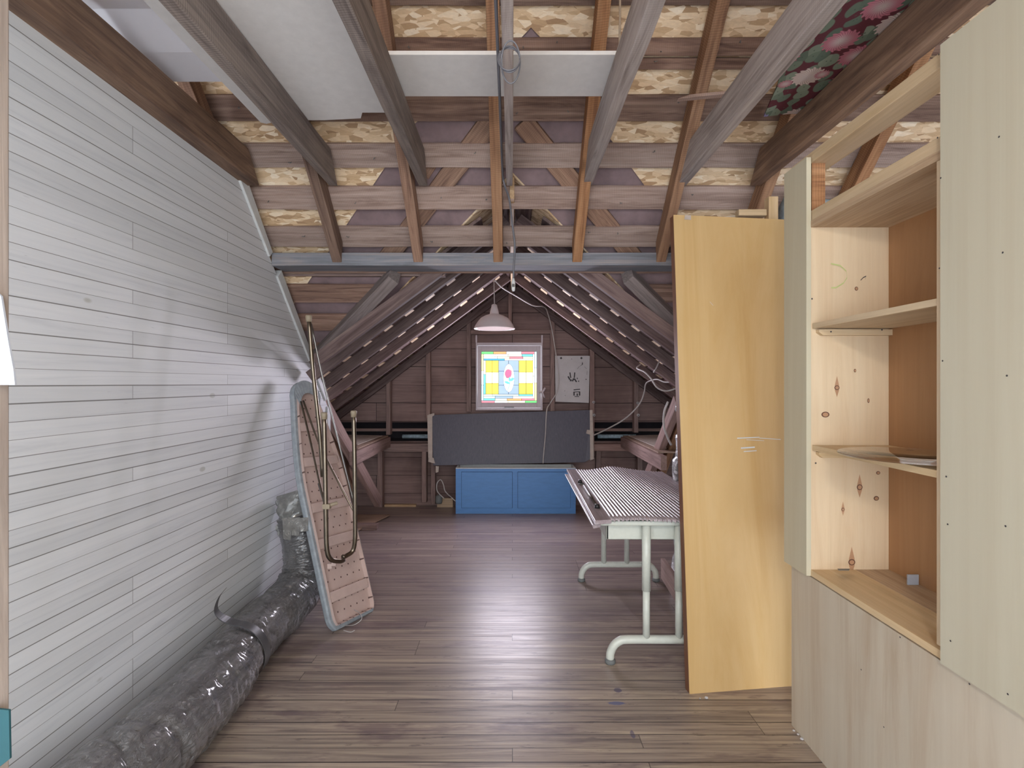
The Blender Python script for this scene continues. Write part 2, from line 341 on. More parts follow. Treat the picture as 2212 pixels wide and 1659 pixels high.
# ------------------------------------------------------------------ mesh helpers
class MB:
    def __init__(s): s.v, s.f, s.m = [], [], []
    def face(s, pts, mi=0):
        i = len(s.v); s.v += [Vector(p) for p in pts]; s.f.append(list(range(i, i+len(pts)))); s.m.append(mi)
    def hexa(s, p, mi=0):                      # 8 points: bottom ring, top ring
        i = len(s.v); s.v += [Vector(q) for q in p]
        for f in ((3, 2, 1, 0), (4, 5, 6, 7), (0, 1, 5, 4), (1, 2, 6, 5), (2, 3, 7, 6), (3, 0, 4, 7)):
            s.f.append([i+k for k in f]); s.m.append(mi)
    def box(s, a, b, mi=0):
        x0, y0, z0 = (min(a[k], b[k]) for k in range(3)); x1, y1, z1 = (max(a[k], b[k]) for k in range(3))
        s.hexa([(x0, y0, z0), (x1, y0, z0), (x1, y1, z0), (x0, y1, z0), (x0, y0, z1), (x1, y0, z1), (x1, y1, z1), (x0, y1, z1)], mi)
    def prism(s, poly, d, mi=0):               # polygon (3d points) extruded by vector d
        n = len(poly); i = len(s.v); d = Vector(d)
        s.v += [Vector(p) for p in poly] + [Vector(p)+d for p in poly]
        s.f.append([i+k for k in range(n)][::-1]); s.m.append(mi)
        s.f.append([i+n+k for k in range(n)]); s.m.append(mi)
        for k in range(n):
            j = (k+1) % n; s.f.append([i+k, i+j, i+n+j, i+n+k]); s.m.append(mi)
    def tube(s, pts, r, n=12, mi=0, cap=True, smooth=0, fn=None):
        pts = [Vector(p) for p in pts]
        if smooth: pts = catmull(pts, smooth)
        rr = r if hasattr(r, '__len__') else [r]*len(pts)
        if len(rr) != len(pts): rr = [rr[min(len(rr)-1, int(k*(len(rr)-1)/(len(pts)-1)+.5))] for k in range(len(pts))]
        t = [(pts[min(k+1, len(pts)-1)]-pts[max(k-1, 0)]).normalized() for k in range(len(pts))]
        up = Vector((0, 0, 1)) if abs(t[0].z) < .9 else Vector((1, 0, 0))
        a = t[0].cross(up).normalized(); i0 = len(s.v)
        for k, p in enumerate(pts):
            a = (a-t[k]*a.dot(t[k])).normalized(); b = t[k].cross(a)
            for j in range(n):
                th = 2*math.pi*j/n; rad = rr[k]
                d = a*math.cos(th)+b*math.sin(th)
                if fn: rad *= fn(k, th, p, d)
                s.v.append(p+d*rad)
        for k in range(len(pts)-1):
            for j in range(n):
                s.f.append([i0+k*n+j, i0+k*n+(j+1) % n, i0+(k+1)*n+(j+1) % n, i0+(k+1)*n+j]); s.m.append(mi)
        if cap:
            s.f.append([i0+j for j in range(n)][::-1]); s.m.append(mi)
            s.f.append([i0+(len(pts)-1)*n+j for j in range(n)]); s.m.append(mi)
    def lathe(s, prof, c, n=40, mi=0):         # (r,z) profile around c
        i0 = len(s.v); c = Vector(c)
        for r, z in prof:
            for j in range(n):
                th = 2*math.pi*j/n; s.v.append(c+Vector((r*math.cos(th), r*math.sin(th), z)))
        for k in range(len(prof)-1):
            for j in range(n):
                s.f.append([i0+k*n+j, i0+k*n+(j+1) % n, i0+(k+1)*n+(j+1) % n, i0+(k+1)*n+j]); s.m.append(mi)
    def build(s, name, mats, parent=None, smooth=False, bevel=0, matrix=None):
        me = bpy.data.meshes.new(name); me.from_pydata([tuple(v) for v in s.v], [], s.f)
        for m in (mats if isinstance(mats, (list, tuple)) else [mats]): me.materials.append(m)
        for p, mi in zip(me.polygons, s.m): p.material_index = mi; p.use_smooth = smooth
        me.validate(); me.update()
        o = bpy.data.objects.new(name, me); C.objects.link(o)
        if matrix is not None: o.matrix_world = matrix
        if bevel:
            b = o.modifiers.new('bevel', 'BEVEL'); b.width = bevel; b.segments = 2; b.limit_method = 'ANGLE'
        if parent:
            o.parent = parent; o.matrix_parent_inverse = Matrix.Translation(-Vector(parent.location))
        return o
def catmull(p, n):
    q = [p[0]*2-p[1]]+list(p)+[p[-1]*2-p[-2]]; out = []
    for i in range(1, len(q)-2):
        for k in range(n):
            t = k/n; a, b, c, d = q[i-1:i+3]
            out.append(.5*((2*b)+(c-a)*t+(2*a-5*b+4*c-d)*t*t+(3*b-a-3*c+d)*t**3))
    out.append(p[-1]); return out
def tag(o, label=None, cat=None, group=None, kind=None):
    if label: o['label'] = label
    if cat: o['category'] = cat
    if group: o['group'] = group
    if kind: o['kind'] = kind
    return o
def thing(name, loc, label, cat, group=None):
    o = bpy.data.objects.new(name, None); C.objects.link(o); o.location = loc; o.empty_display_size = .1
    return tag(o, label, cat, group)
def struct(name, mb, m, label=None, cat=None, **k):
    return tag(mb.build(name, m, **k), label, cat, kind='structure')
def beam(name, p0, p1, w, h, m, label, cat, group=None, up=(0, 0, 1), under=False, cut0=0, cut1=0, parent=None, wob=.0):
    """timber from p0 to p1 (its lower centre line if under), w across, h deep; local X runs along it"""
    p0, p1 = Vector(p0), Vector(p1); L = (p1-p0).length; x = (p1-p0).normalized(); up = Vector(up)
    y = up.cross(x).normalized(); z = x.cross(y)
    mx = Matrix(((x.x, y.x, z.x, p0.x), (x.y, y.y, z.y, p0.y), (x.z, y.z, z.z, p0.z), (0, 0, 0, 1)))
    b = MB(); z0, z1 = (0, h) if under else (-h/2, h/2)
    n = max(1, int(L/.25)); rng = random.Random(hash(label) % 999 if False else len(label)*31+int(abs(p0.x)*1000+abs(p0.y)*777+abs(p0.z)*333))
    rings = []
    for k in range(n+1):
        t = k/n; xx = L*t; j = lambda: rng.uniform(-1, 1)*wob
        xb, xt = xx+(cut0 if k == 0 else 0)*0, xx
        if k == 0: xt = xx+cut0
        if k == n: xt = xx-cut1
        rings.append([(xb, -w/2+j(), z0+j()), (xb, w/2+j(), z0+j()), (xt, w/2+j(), z1+j()), (xt, -w/2+j(), z1+j())])
    i = 0
    for r in rings: b.v += [Vector(q) for q in r]
    for k in range(n):
        for j in range(4):
            b.f.append([k*4+j, k*4+(j+1) % 4, (k+1)*4+(j+1) % 4, (k+1)*4+j]); b.m.append(0)
    b.f.append([3, 2, 1, 0]); b.m.append(0); b.f.append([n*4+q for q in range(4)]); b.m.append(0)
    o = b.build(name, m, bevel=.0025, matrix=mx, parent=parent)
    if not parent: tag(o, label, cat, group)
    return o

# ------------------------------------------------------------------ planes of the house
SL = .987                                          # slope of the front roof
def zfront(Y, off=0): return 4.653+off-SL*Y        # rafter undersides of the front slope
def Yfront(py, off=0): return (4.653+off-H)/(SL+(CY-py)/F)
RD = .126                                          # rafter depth measured straight up
XL, XR = -1.32, 1.025
GS, GZ = .74, 2.19                                 # gable roof: slope, height of rafter undersides at the ridge
YB = 5.2
# floor
b = MB(); b.box((-2.4, -1.2, -.04), (2.6, YB+.1, 0)); struct('floor', b, M['floor'], 'worn pine strip floor running across the attic', 'floor')
# left wall: painted strip boards, end cut along the roof slope
zt = 2.232
b = MB(); yb_ = 3.62
b.prism([(XL, -.6, 0), (XL, yb_, 0), (XL, yb_, zfront(yb_)), (XL, 2.455, zt), (XL, -.6, zt)], (-.09, 0, 0))
struct('wall_left', b, M['wl'], 'white painted wall of narrow horizontal boards', 'wall')
# white trim battens on the wall's sloping end
def slopetrim(y0, y1, name, w=.035, d=.05):
    b = MB(); nx = Vector((0, SL, 1)).normalized()
    for (ya, yb2) in ((y0, y1),):
        pa = Vector((XL+.012, ya, zfront(ya))); pb = Vector((XL+.012, yb2, zfront(yb2)))
        t = (pb-pa).normalized(); q = nx*w
        b.prism([pa-q*.4, pb-q*.4, pb+q*.9, pa+q*1.5], (-d, 0, 0))
    struct(name, b, M['whitep'], bevel=.003)
slopetrim(2.44, 2.74, 'trim_1'); slopetrim(2.83, 3.56, 'trim_2')
b = MB(); b.box((XL+.012, 3.58, .9), (XL-.05, 3.64, zfront(3.62)+.01)); b.box((XL+.012, 3.58, .3), (XL-.05, 3.64, .9))
struct('trim_3', b, M['whitep'], bevel=.003)
# gable wall with its window opening
wx0, wx1, wz0, wz1 = P(1031, 0, 5.12).x, P(1171, 0, 5.12).x, P(0, 886, 5.12).z, P(0, 742, 5.12).z
b = MB(); zg = lambda x: GZ+.14-GS*abs(x)
def strip(xa, xb, z0, z1a, z1b):
    b.prism([(xa, YB, z0), (xb, YB, z0), (xb, YB, z1b), (xa, YB, z1a)], (0, .03, 0))
gz0, gz1 = .66, .857                               # slot at the eaves
strip(-2.3, 0, gz1, zg(2.3) if zg(2.3) > gz1 else gz1+.02, zg(0)) if False else None
for xa, xb in ((-2.0, wx0), (wx1, 2.0)):
    xs = [xa, xb] if xa < 0 < xb else [xa, xb]
    strip(xa, xb, gz1, max(zg(xa), gz1+.01), max(zg(xb), gz1+.01))
strip(wx0, 0, wz1, zg(wx0), zg(0)); strip(0, wx1, wz1, zg(0), zg(wx1))
strip(wx0, wx1, gz1-.001, wz0, wz0)
strip(-2.3, 2.3, 0, gz0, gz0)
struct('wall_back', b, M['wb'], 'dark brown board gable wall at the far end', 'wall')
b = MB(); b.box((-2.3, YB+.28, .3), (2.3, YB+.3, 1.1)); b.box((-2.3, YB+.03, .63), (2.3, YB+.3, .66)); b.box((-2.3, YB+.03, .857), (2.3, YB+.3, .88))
struct('eave_slot_shade', b, M['dark'])  # black backing paints the darkness behind the eave slot
# dark knee walls behind the eave shelves
for n_, sx in (('wall_eave_left', -1), ('wall_eave_right', 1)):
    b = MB(); b.box((sx*2.3, 3.3, 0), (sx*2.34, YB+.1, 1.0)); struct(n_, b, M['wb'])
# ------------------------------------------------------------------ front roof: OSB sheathing with the triangle cut for the gable roof
OB = RD+.028                                        # OSB above battens
n_osb = OB+.006
def onplane(px, py, off):
    Y = Yfront(py, off); return Vector(((px-CX)/F*Y, Y, zfront(Y, off)))
apex = onplane(1092, -13, n_osb); Lb = onplane(628, 668, n_osb); Rb = onplane(1588, 668, n_osb)
aL, aR, aT = onplane(1122, 86, n_osb), onplane(1172, 86, n_osb), onplane(1147, 60, n_osb)
bL, bR = onplane(893, 270, n_osb), onplane(1296, 270, n_osb)
def op(x, Y): return Vector((x, Y, zfront(Y, n_osb)))
b = MB(); th = (0, .012, .012)
def lineX(p, q, Y): return p.x+(q.x-p.x)*(Y-p.y)/(q.y-p.y)
YE = 4.72                                            # foot of the roof
b.prism([op(-2.9, 1.0), op(-2.9, YE), op(-1.95, YE), op(lineX(apex, Lb, 3.3), 3.3), bL, aL, aT, op(aT.x, 1.0)], th)
b.prism([op(3.2, 1.0), op(aT.x, 1.0), aT, aR, bR, op(lineX(apex, Rb, 3.3), 3.3), op(1.95, YE), op(3.2, YE)], th)
# ceiling sheathing in local coordinates of the slope so that the flakes lie in its plane
rot = Matrix.Rotation(-math.atan(SL), 4, 'X')
def sloped(mb, name, m, matrix, **k):
    inv = matrix.inverted(); mb.v = [inv @ v for v in mb.v]
    return mb.build(name, m, matrix=matrix, **k)
o = sloped(b, 'ceiling', M['osb'], Matrix.Translation((0, 2.5, zfront(2.5))) @ rot)
tag(o, 'strand board roof sheathing above the dark battens', 'ceiling', kind='structure')
# roofing felt strips between the strand board and the valley timbers
fo = n_osb+.018
def opf(x, Y): return Vector((x, Y, zfront(Y, fo)))
ZSH = GZ+.116                                         # gable sheathing height at the ridge
def XI(Y): return (SL*Y-(4.653+fo)+ZSH)/GS           # where the gable roof meets the front slope
def YI(X): return (4.653+fo-ZSH+GS*X)/SL
for sgn, A_, lab in ((-1, Lb, 'brown roofing felt left of the gable roof opening, behind the battens'), (1, Rb, 'brown roofing felt right of the gable roof opening, behind the battens')):
    b = MB()
    b.prism([opf(0, 1.6), opf(sgn*.3, 1.6), opf(sgn*2.6, 3.6), opf(sgn*2.6, 4.72), opf(sgn*XI(4.72), 4.72), opf(0, YI(0))], (0, .004, .004))
    tag(b.build('roofing_felt', M['felt']), lab, 'roofing felt', 'roofing felt around the gable opening')

b = MB(); b.prism([(-3, 1.0, 3.9), (3.2, 1.0, 3.9), (3.2, -1.0, 2.05), (-3, -1.0, 2.05)], (0, 0, .02)); struct('ceiling_light_block', b, M['osb'], 'unseen strand board slope added behind the photographer to block overhead light', 'ceiling')  # unseen slope added to keep overhead world light out
for nm, x in (('light_block_left', -2.9), ('light_block_right', 2.95)):  # side closures added to stop world light leaking in
    b = MB(); b.prism([(x, -1.0, 0), (x, 4.7, 0), (x, 4.7, .3), (x, 1.0, 3.95), (x, -1.0, 2.05)], (-.03, 0, 0)); struct(nm, b, M['wb'], 'dark board side added to block light leaking into the attic', 'wall')
# rafters of the front slope
RX = [-1.40, -.96, -.515, -.076, .358, .818, 1.26, 1.70]
HDR_Y = 2.77
rl = ['far left, mostly hidden above the white wall', 'first right of the white wall', 'second right of the white wall', 'middle one, beside the cable on the centre joist',
      'first right of the centre joist', 'second right of the centre joist, above the varnished door', 'to the right of the varnished door top', 'seen through the gap over the cabinet']
for k, x in enumerate(RX):
    y1 = HDR_Y+.01 if 1 <= k <= 5 else 4.4
    beam('roof_rafter', (x, 1.05, zfront(1.05)), (x, y1, zfront(y1)), .052, .088, M['rafter_o'] if k >= 3 else M['rafter'],
         'sloping roof rafter, ' + rl[k], 'rafter', 'rafters of the front slope', under=True, wob=.0012, up=(0, 0, 1), cut1=(.085 if 1 <= k <= 5 else 0))
# lower rafters that reach the floor at each side of the gable room
for x, x2, nm in ((-1.375, -1.235, 'left'), (1.20, 1.16, 'right')):
    beam('roof_rafter', (x, 3.6, zfront(3.6)), (x2, 4.62, zfront(4.62)+.03), .05, .09, M['stud'],
         'sloping timber running down to the floor on the %s of the gable room' % nm, 'rafter', under=True, wob=.002)
# battens of the front slope
bat = [(-60, -32), (-25, 14), (84, 122), (128, 152), (207, 264), (312, 364), (405, 454), (492, 535), (573, 592), (618, 655), (682, 716), (745, 775), (800, 826)]
ordn = ['second above', 'topmost visible', 'second from the top', 'third from the top', 'fourth from the top', 'fifth from the top', 'sixth from the top', 'seventh from the top',
        'just behind the grey header', 'first below the grey header', 'second below the grey header', 'third below the grey header', 'fourth below the grey header']
for k, (ya, yb2) in enumerate(bat):
    Y0, Y1 = Yfront(ya, RD), Yfront(yb2, RD)
    segs = [(-2.6, 3.0)]
    if k >= 9:
        xv = abs(P(842-(ya-590)*.94, 0, Y0).x); segs = [(-2.6, -xv), (xv, 3.0)]
    for (xa, xb) in segs:
        side = '' if len(segs) == 1 else (', left of the opening' if xa < 0 and xb < 0 else ', right of the opening')
        wdt = math.hypot(Y1-Y0, SL*(Y1-Y0)); ym = (Y0+Y1)/2
        bo = beam('roof_batten', (xa, ym, zfront(ym, RD)+.002), (xb, ym, zfront(ym, RD)+.002), wdt, .02, M['batten_l'] if k in (5, 6, 7) else M['batten'],
             'dark board across the front slope, ' + ordn[k] + side, 'roof batten', 'boards across the front slope', up=(0, SL, 1), under=True, wob=.002)
        if 2 <= k <= 7:
            rn = random.Random(k)
            for q in range(9):                          # bent nail points sticking out of the boards
                nx_ = 1.1+q*.36+rn.uniform(-.12, .12); nz_ = rn.uniform(-wdt*.3, wdt*.3); nb = MB()
                nb.tube([(nx_, nz_, .002), (nx_, nz_, -.012), (nx_+rn.uniform(-.012, .012), nz_+rn.uniform(-.012, .004), -.016)], .0017, 5)
                no = nb.build('nail', M['rubber']); no.parent = bo
# grey header beam under the rafters
zb = P(0, 574, HDR_Y).z
beam('header_beam', (XL, HDR_Y+.075, zb), (2.3, HDR_Y+.075, zb), .15, .07, M['header'], 'long grey weathered beam carrying the rafter feet across the attic', 'beam', under=True, wob=.0015)
beam('lath', P(940, 595, 2.98)+Vector((-.9, 0, 0)), P(962, 595, 2.98), .05, .02, M['stud'], 'thin board nailed behind the left of the grey header beam', 'board')
# valley timbers
def pl(px, py, off): return onplane(px, py, off)
for (a, c, nm) in ((pl(845, 588, -.02), pl(672, 792, -.02), 'left'), (pl(1362, 588, -.02), pl(1530, 775, -.02), 'right')):
    a = a+Vector((0, .05, -.035))
    beam('valley_rafter', a, c, .07, .11, M['valley'], 'grey valley timber sloping down to the %s below the header beam' % nm, 'rafter', up=(0, SL, 1), under=True, wob=.0015)
for (a, c, nm) in ((pl(1060, 262, fo-.02), pl(835, 560, fo-.02), 'left'), (pl(1128, 262, fo-.02), pl(1372, 560, fo-.02), 'right')):
    beam('valley_board', a, c, .10, .03, M['rafter'], 'flat brown board slanting down to the %s behind the roof battens' % nm, 'board', up=(0, SL, 1), wob=.0015)
    beam('cleat', a.lerp(c, .15)+Vector((.12 if nm == 'right' else -.12, .02, .03)), a.lerp(c, .34)+Vector((.13 if nm == 'right' else -.13, .02, .0)), .04, .03, M['rafter'], 'short offcut lying by the %s slanting board' % nm, 'offcut', up=(0, SL, 1))

# ------------------------------------------------------------------ ceiling joists
ZJ = 2.232
JX = [(-1.305, M['joist_b'], .105, 'brown ceiling joist along the top of the white wall'), (-.885, M['joist'], .045, 'rough dark ceiling joist first from the white wall'),
      (-.44, M['joist'], .045, 'rough dark ceiling joist second from the white wall'), (-.012, M['joist_l'], .032, 'centre ceiling joist with a coil of grey cable on it'),
      (.372, M['joist_l'], .045, 'pale weathered ceiling joist right of the centre one'), (.838, M['joist_l'], .045, 'pale weathered ceiling joist beside the floral panel'),
      (1.205, M['joist_b'], .055, 'brown ceiling joist above the plywood cabinet')]
for x, m, w, lab in JX:
    beam('ceiling_joist', (x, -.4, ZJ), (x, 2.50, ZJ), w, .138, m, lab, 'joist', 'ceiling joists', under=True, cut1=.10, wob=.0018)
# panels lying on the joists
ZT = ZJ+.142
b = MB(); b.prism([(-1.08, -.3, ZT), (-.435, -.3, ZT), (-.435, 2.09, ZT), (-.62, 2.09, ZT), (-.64, 2.135, ZT), (-.80, 2.15, ZT), (-.98, 2.15, ZT), (-1.06, 2.18, ZT), (-1.08, 2.17, ZT)], (0, 0, .012))
tag(b.build('wallboard_sheet', M['sheet']), 'large grey white wallboard sheet laid over the two left joists', 'wallboard')
b = MB(); n = 14
for k in range(n):
    y0, y1 = -.3+k*2.24/n, -.3+(k+1)*2.24/n
    f_ = lambda y: ZT+.05+.012*math.sin(y*9)*(1 if y > .5 else .3)+(.02 if 1.55 < y < 1.66 else 0)
    b.hexa([(-1.36, y0, f_(y0)), (-1.0, y0, f_(y0)), (-1.0, y1, f_(y1)), (-1.36, y1, f_(y1)), (-1.36, y0, f_(y0)+.004), (-1.0, y0, f_(y0)+.004), (-1.0, y1, f_(y1)+.004), (-1.36, y1, f_(y1)+.004)])
tag(b.build('plastic_sheet', M['sheet2'], smooth=False), 'smooth white sheet with a fold, above the brown joist on the left', 'sheet')
b = MB(); b.prism([(-.485, 1.742, ZT+.013), (.41, 1.742, ZT+.013), (.41, 1.995, ZT+.013), (-.485, 1.995, ZT+.013)], (0, 0, .014))
tag(b.build('white_board', M['sheet'], bevel=.001), 'long white board lying across the three middle joists', 'board')
b = MB(); b.prism([(.84, -.3, ZT), (1.36, -.3, ZT), (1.36, 2.10, ZT), (1.16, 2.10, ZT-.0), (1.055, 2.115, ZT-.004), (1.0, 1.90, ZT), (.84, 1.5, ZT)], (0, 0, .008))
tag(b.build('floral_panel', [M['floral']]), 'maroon panel printed with large flowers and green leaves, laid on the right joists', 'panel')
beam('wood_splinter', P(1462, 214, 2.1), P(1575, 203, 2.1), .03, .012, M['batten_l'], 'pointed splinter of wood caught between the rafters above the floral panel side', 'splinter', cut0=.05)

# ------------------------------------------------------------------ gable roof (ridge runs away from the camera)
YR = [2.96, 3.18, 3.58, 4.0, 4.53, 5.13]
on = ['nearest', 'second nearest', 'third', 'fourth', 'fifth', 'last, against the end wall']
gr = GS/math.hypot(1, GS)
for sx, sn in ((-1, 'left'), (1, 'right')):
    for k, y in enumerate(YR):
        xe = (1.13, 1.25, 1.36, 1.92, 2.03, 2.03)[k]
        beam('gable_rafter', (sx*.012, y, GZ-.009), (sx*xe, y, GZ-GS*xe), .045, .072, M['gable'],
             '%s slope rafter of the far gable roof, %s' % (sn, on[k]), 'rafter', 'rafters of the gable roof', under=True, wob=.0012)
    # battens along the ridge direction
    nx = 15; zsh = GZ+.0725*math.hypot(1, GS)
    for k in range(nx):
        xc = .06+k*.147; w = .105; zz = zsh-GS*xc
        # start where the gable roof rises out of the front slope
        ys = YI(xc+.05)+.02
        beam('gable_batten', (sx*xc, ys, zz), (sx*xc, YB+.02, zz), w, .018, M['gable'],
             'dark board along the %s slope of the gable roof, number %s below the ridge' % (sn, ['one', 'two', 'three', 'four', 'five', 'six', 'seven', 'eight', 'nine', 'ten', 'eleven', 'twelve', 'thirteen', 'fourteen', 'fifteen'][k]),
             'roof batten', 'boards along the gable roof', up=(sx*GS, 0, 1), under=True)
    b = MB(); zo = ZSH
    b.prism([(0, YI(0)-.02, zo), (0, YB+.1, zo), (sx*2.3, YB+.1, zo-GS*2.3), (sx*2.3, YI(2.3)-.02, zo-GS*2.3)], (0, 0, .012))
    mx = Matrix.Translation((0, 4, zo)) @ Matrix.Rotation(sx*math.atan(GS), 4, 'Y')
    o = sloped(b, 'ceiling_gable_'+sn, M['osb'], mx); tag(o, 'strand board sheathing on the %s slope of the gable roof' % sn, 'ceiling', kind='structure')
beam('ridge_board', (0, 2.56, GZ+.0), (0, YB, GZ+.0), .024, .15, M['pine_d'], 'pale ridge board of the far gable roof', 'ridge board', under=True)

# ------------------------------------------------------------------ gable wall studs
def stud(px0, px1, yt, yb2, lab, Y=5.12, m=None, d=.08, nm='wall_stud', cat='stud'):
    a = P(px0, yt, Y); c = P(px1, yb2, Y); xm = (a.x+c.x)/2
    w = abs(c.x-a.x)
    return beam(nm, (xm, Y+d/2, c.z), (xm, Y+d/2, a.z), d, w, m or M['stud'], lab, cat, 'studs of the gable wall', up=(1, 0, 0), wob=.001)
stud(1008, 1017, 640, 890, 'gable wall stud on the left side of the window')
stud(1189, 1198, 640, 890, 'gable wall stud on the right side of the window')
stud(920, 929, 702, 905, 'gable wall stud above the left end of the blackboard')
stud(834, 843, 765, 940, 'bent gable wall stud farthest left, above the shelf')
stud(1274, 1284, 700, 960, 'gable wall stud at the right end of the blackboard')
stud(1370, 1379, 770, 935, 'gable wall stud farthest right, above the shelf')
stud(1098, 1106, 600, 712, 'short gable wall stud above the window and pendant lamp')
stud(815, 826, 976, 1102, 'lower wall stud left of the boarded bay')
stud(911, 921, 976, 1086, 'lower wall stud right of the boarded bay', Y=5.1)
stud(931, 940, 1000, 1090, 'lower wall stud left of the blue cabinet')
stud(1288, 1298, 966, 1075, 'lower wall stud right of the blackboard')
stud(1378, 1388, 976, 1060, 'lower wall stud behind the corrugated desk top')
beam('window_header', P(1017, 718, 5.12)+Vector((0, .03, 0)), P(1189, 717, 5.12)+Vector((0, .03, 0)), .06, .042, M['stud'], 'brown timber spanning above the stained glass window', 'timber')
zpl = P(0, 977, 5.1).z
beam('wall_plate', (-1.3, 5.15, zpl), (-.80, 5.15, zpl), .1, .085, M['stud'], 'horizontal wall timber left of the blackboard', 'timber', under=True)
beam('wall_plate', (.80, 5.15, zpl+.01), (1.3, 5.15, zpl+.01), .1, .07, M['stud'], 'horizontal wall timber right of the blackboard', 'timber', under=True)
for k, (x0, x1, sn) in enumerate(((-1.9, -.86, 'left'), (.8, 1.9, 'right'))):
    beam('narrow_board', (x0, 5.23, .775), (x1, 5.23, .775), .02, .03, M['stud'], 'narrow board inside the dark eave slot on the %s' % sn, 'board')
    b = MB(); b.tube([(x0+.1 if k else x0+.75, 5.3, .70), (x1-.6 if k else x1, 5.3, .70)], .022, 12)
    tag(b.build('vent_pipe', M['insul'], smooth=True), 'pale blue pipe lying in the eave slot on the %s' % sn, 'pipe')
b = MB(); b.box((-1.30, 5.14, 0), (-.98, 5.18, .02), 0); tag(b.build('floor_scrap', M['pine_d']), 'pale strip of wood on the floor by the lower left boards', 'offcut')
b = MB(); b.box((-.76, 5.12, 0), (-.60, 5.15, .09), 0); tag(b.build('wood_block', M['pine_d']), 'light wood block on the floor left of the blue cabinet', 'block')

# ------------------------------------------------------------------ stained glass window
YW = 5.1
win = thing('window_1', (0, YW, wz0), None, None); win['kind'] = 'structure'
gx0, gx1, gz_0, gz_1 = P(1040, 0, YW).x, P(1159.5, 0, YW).x, P(0, 870.6, YW).z, P(0, 760, YW).z
sx0, sx1, sz0, sz1 = P(1029, 0, YW).x, P(1171, 0, YW).x, P(0, 884, YW).z, P(0, 741, YW).z
b = MB()
def rectring(b, x0, x1, z0, z1, X0, X1, Z0, Z1, ya, yb2):
    b.box((X0, ya, Z0), (x0, yb2, Z1)); b.box((x1, ya, Z0), (X1, yb2, Z1)); b.box((x0, ya, Z0), (x1, yb2, z0)); b.box((x0, ya, z1), (x1, yb2, Z1))
rectring(b, gx0, gx1, gz_0, gz_1, sx0+.012, sx1-.012, sz0+.012, sz1-.03, YW-.012, YW+.025)
b.build('sash', M['windowp'], win, bevel=.002)
b = MB(); rectring(b, sx0+.008, sx1-.008, sz0+.008, sz1-.026, sx0-.004, sx1+.004, sz0-.012, sz1, YW-.025, YW+.09)
for xx in (sx0-.006, sx1+.006-.016): b.box((xx, YW-.03, sz1), (xx+.016, YW+.01, sz1+.075))
b.build('window_frame', M['windowp'], win, bevel=.002)
b = MB(); xc = P(1100, 0, YW).x; zc = P(0, 880, YW).z
b.tube([(xc-.045, YW-.012, zc), (xc-.045, YW-.032, zc), (xc+.045, YW-.032, zc), (xc+.045, YW-.012, zc)], .005, 8)
b.build('handle', M['rubber'], win, smooth=True)
b = MB(); a_ = P(1165, 848, YW-.03); b.tube([a_, P(1173, 846, YW-.035), P(1178, 838, YW-.04)], .011, 8); b.tube([P(1171, 846, YW-.035), P(1176, 860, YW-.035)], .008, 8)
b.build('latch', M['windowp'], win, smooth=True)
G = {'w': (.95, 1, 1), 'y': (.92, .74, .06), 'cr': (1, .98, .62), 'g': (.12, .72, .16), 'o': (.86, .36, .12), 'p': (.78, .2, .26), 't': (.14, .60, .66), 'bl': (.03, .38, .74),
     'l': (.30, .42, .62), 'c': (.50, .82, .88), 'py': (.95, .82, .35), 'pk': (.72, .10, .25), 'aq': (.12, .72, .68)}
gk = list(G); gm = [M['lead']]+[emit('stained_glass_'+{'w': 'white', 'y': 'yellow', 'cr': 'cream', 'g': 'green', 'o': 'orange', 'p': 'pink', 't': 'teal', 'bl': 'blue', 'l': 'lilac', 'c': 'pale_cyan', 'py': 'pale_yellow', 'pk': 'rose', 'aq': 'aqua'}[k], G[k], {'w': 1.5, 'cr': 1.35, 'py': 1.25, 'c': 1.4}.get(k, 1.25)) for k in gk]
pieces = [(520, 390, 688, 425, 'g'), (688, 390, 870, 425, 'o'), (870, 390, 1083, 425, 'w'), (1083, 390, 1265, 425, 'p'),
 (550, 425, 710, 460, 'w'), (710, 425, 895, 460, 'w'), (895, 425, 1088, 460, 'cr'), (1088, 425, 1243, 460, 't'),
 (550, 460, 745, 490, 'w'), (745, 460, 915, 490, 'cr'), (915, 460, 1105, 490, 'p'), (1105, 460, 1243, 490, 'cr'), (550, 490, 845, 515, 'bl'), (845, 490, 1243, 515, 'w'),
 (520, 425, 550, 660, 'py'), (520, 660, 550, 860, 'w'), (520, 860, 550, 1080, 'c'), (550, 515, 580, 710, 'w'), (550, 710, 580, 990, 't'),
 (1243, 425, 1265, 735, 'w'), (1243, 735, 1265, 1050, 'w'), (1265, 390, 1298, 620, 'c'), (1265, 620, 1298, 830, 'w'), (1265, 830, 1298, 1080, 'py'),
 (550, 990, 675, 1015, 'w'), (675, 990, 1045, 1015, 'c'), (1045, 990, 1243, 1015, 't'), (550, 1015, 712, 1050, 'c'), (712, 1015, 960, 1050, 'l'), (960, 1015, 1243, 1050, 'w'),
 (550, 1050, 712, 1080, 't'), (712, 1050, 880, 1080, 'cr'), (880, 1050, 1085, 1080, 'o'), (1085, 1050, 1265, 1080, 'p'),
 (520, 1080, 705, 1110, 'p'), (705, 1080, 893, 1110, 'w'), (893, 1080, 1135, 1110, 'cr'), (1135, 1080, 1298, 1110, 'g')]
for xa, xb in ((580, 670), (670, 760), (1045, 1147), (1147, 1243)):
    for (ya, yb2), c in zip(((515, 680), (680, 836), (836, 990)), ('y', 'cr', 'y')): pieces.append((xa, ya, xb, yb2, c))
for xa, xb in ((760, 902), (902, 1045)):
    for ya, yb2 in ((515, 665), (665, 862), (862, 990)): pieces.append((xa, ya, xb, yb2, 'l'))
def gp(x, y, d=0): return (gx0+(x-520)/778*(gx1-gx0), YW-d, gz_0+(1110-y)/720*(gz_1-gz_0))
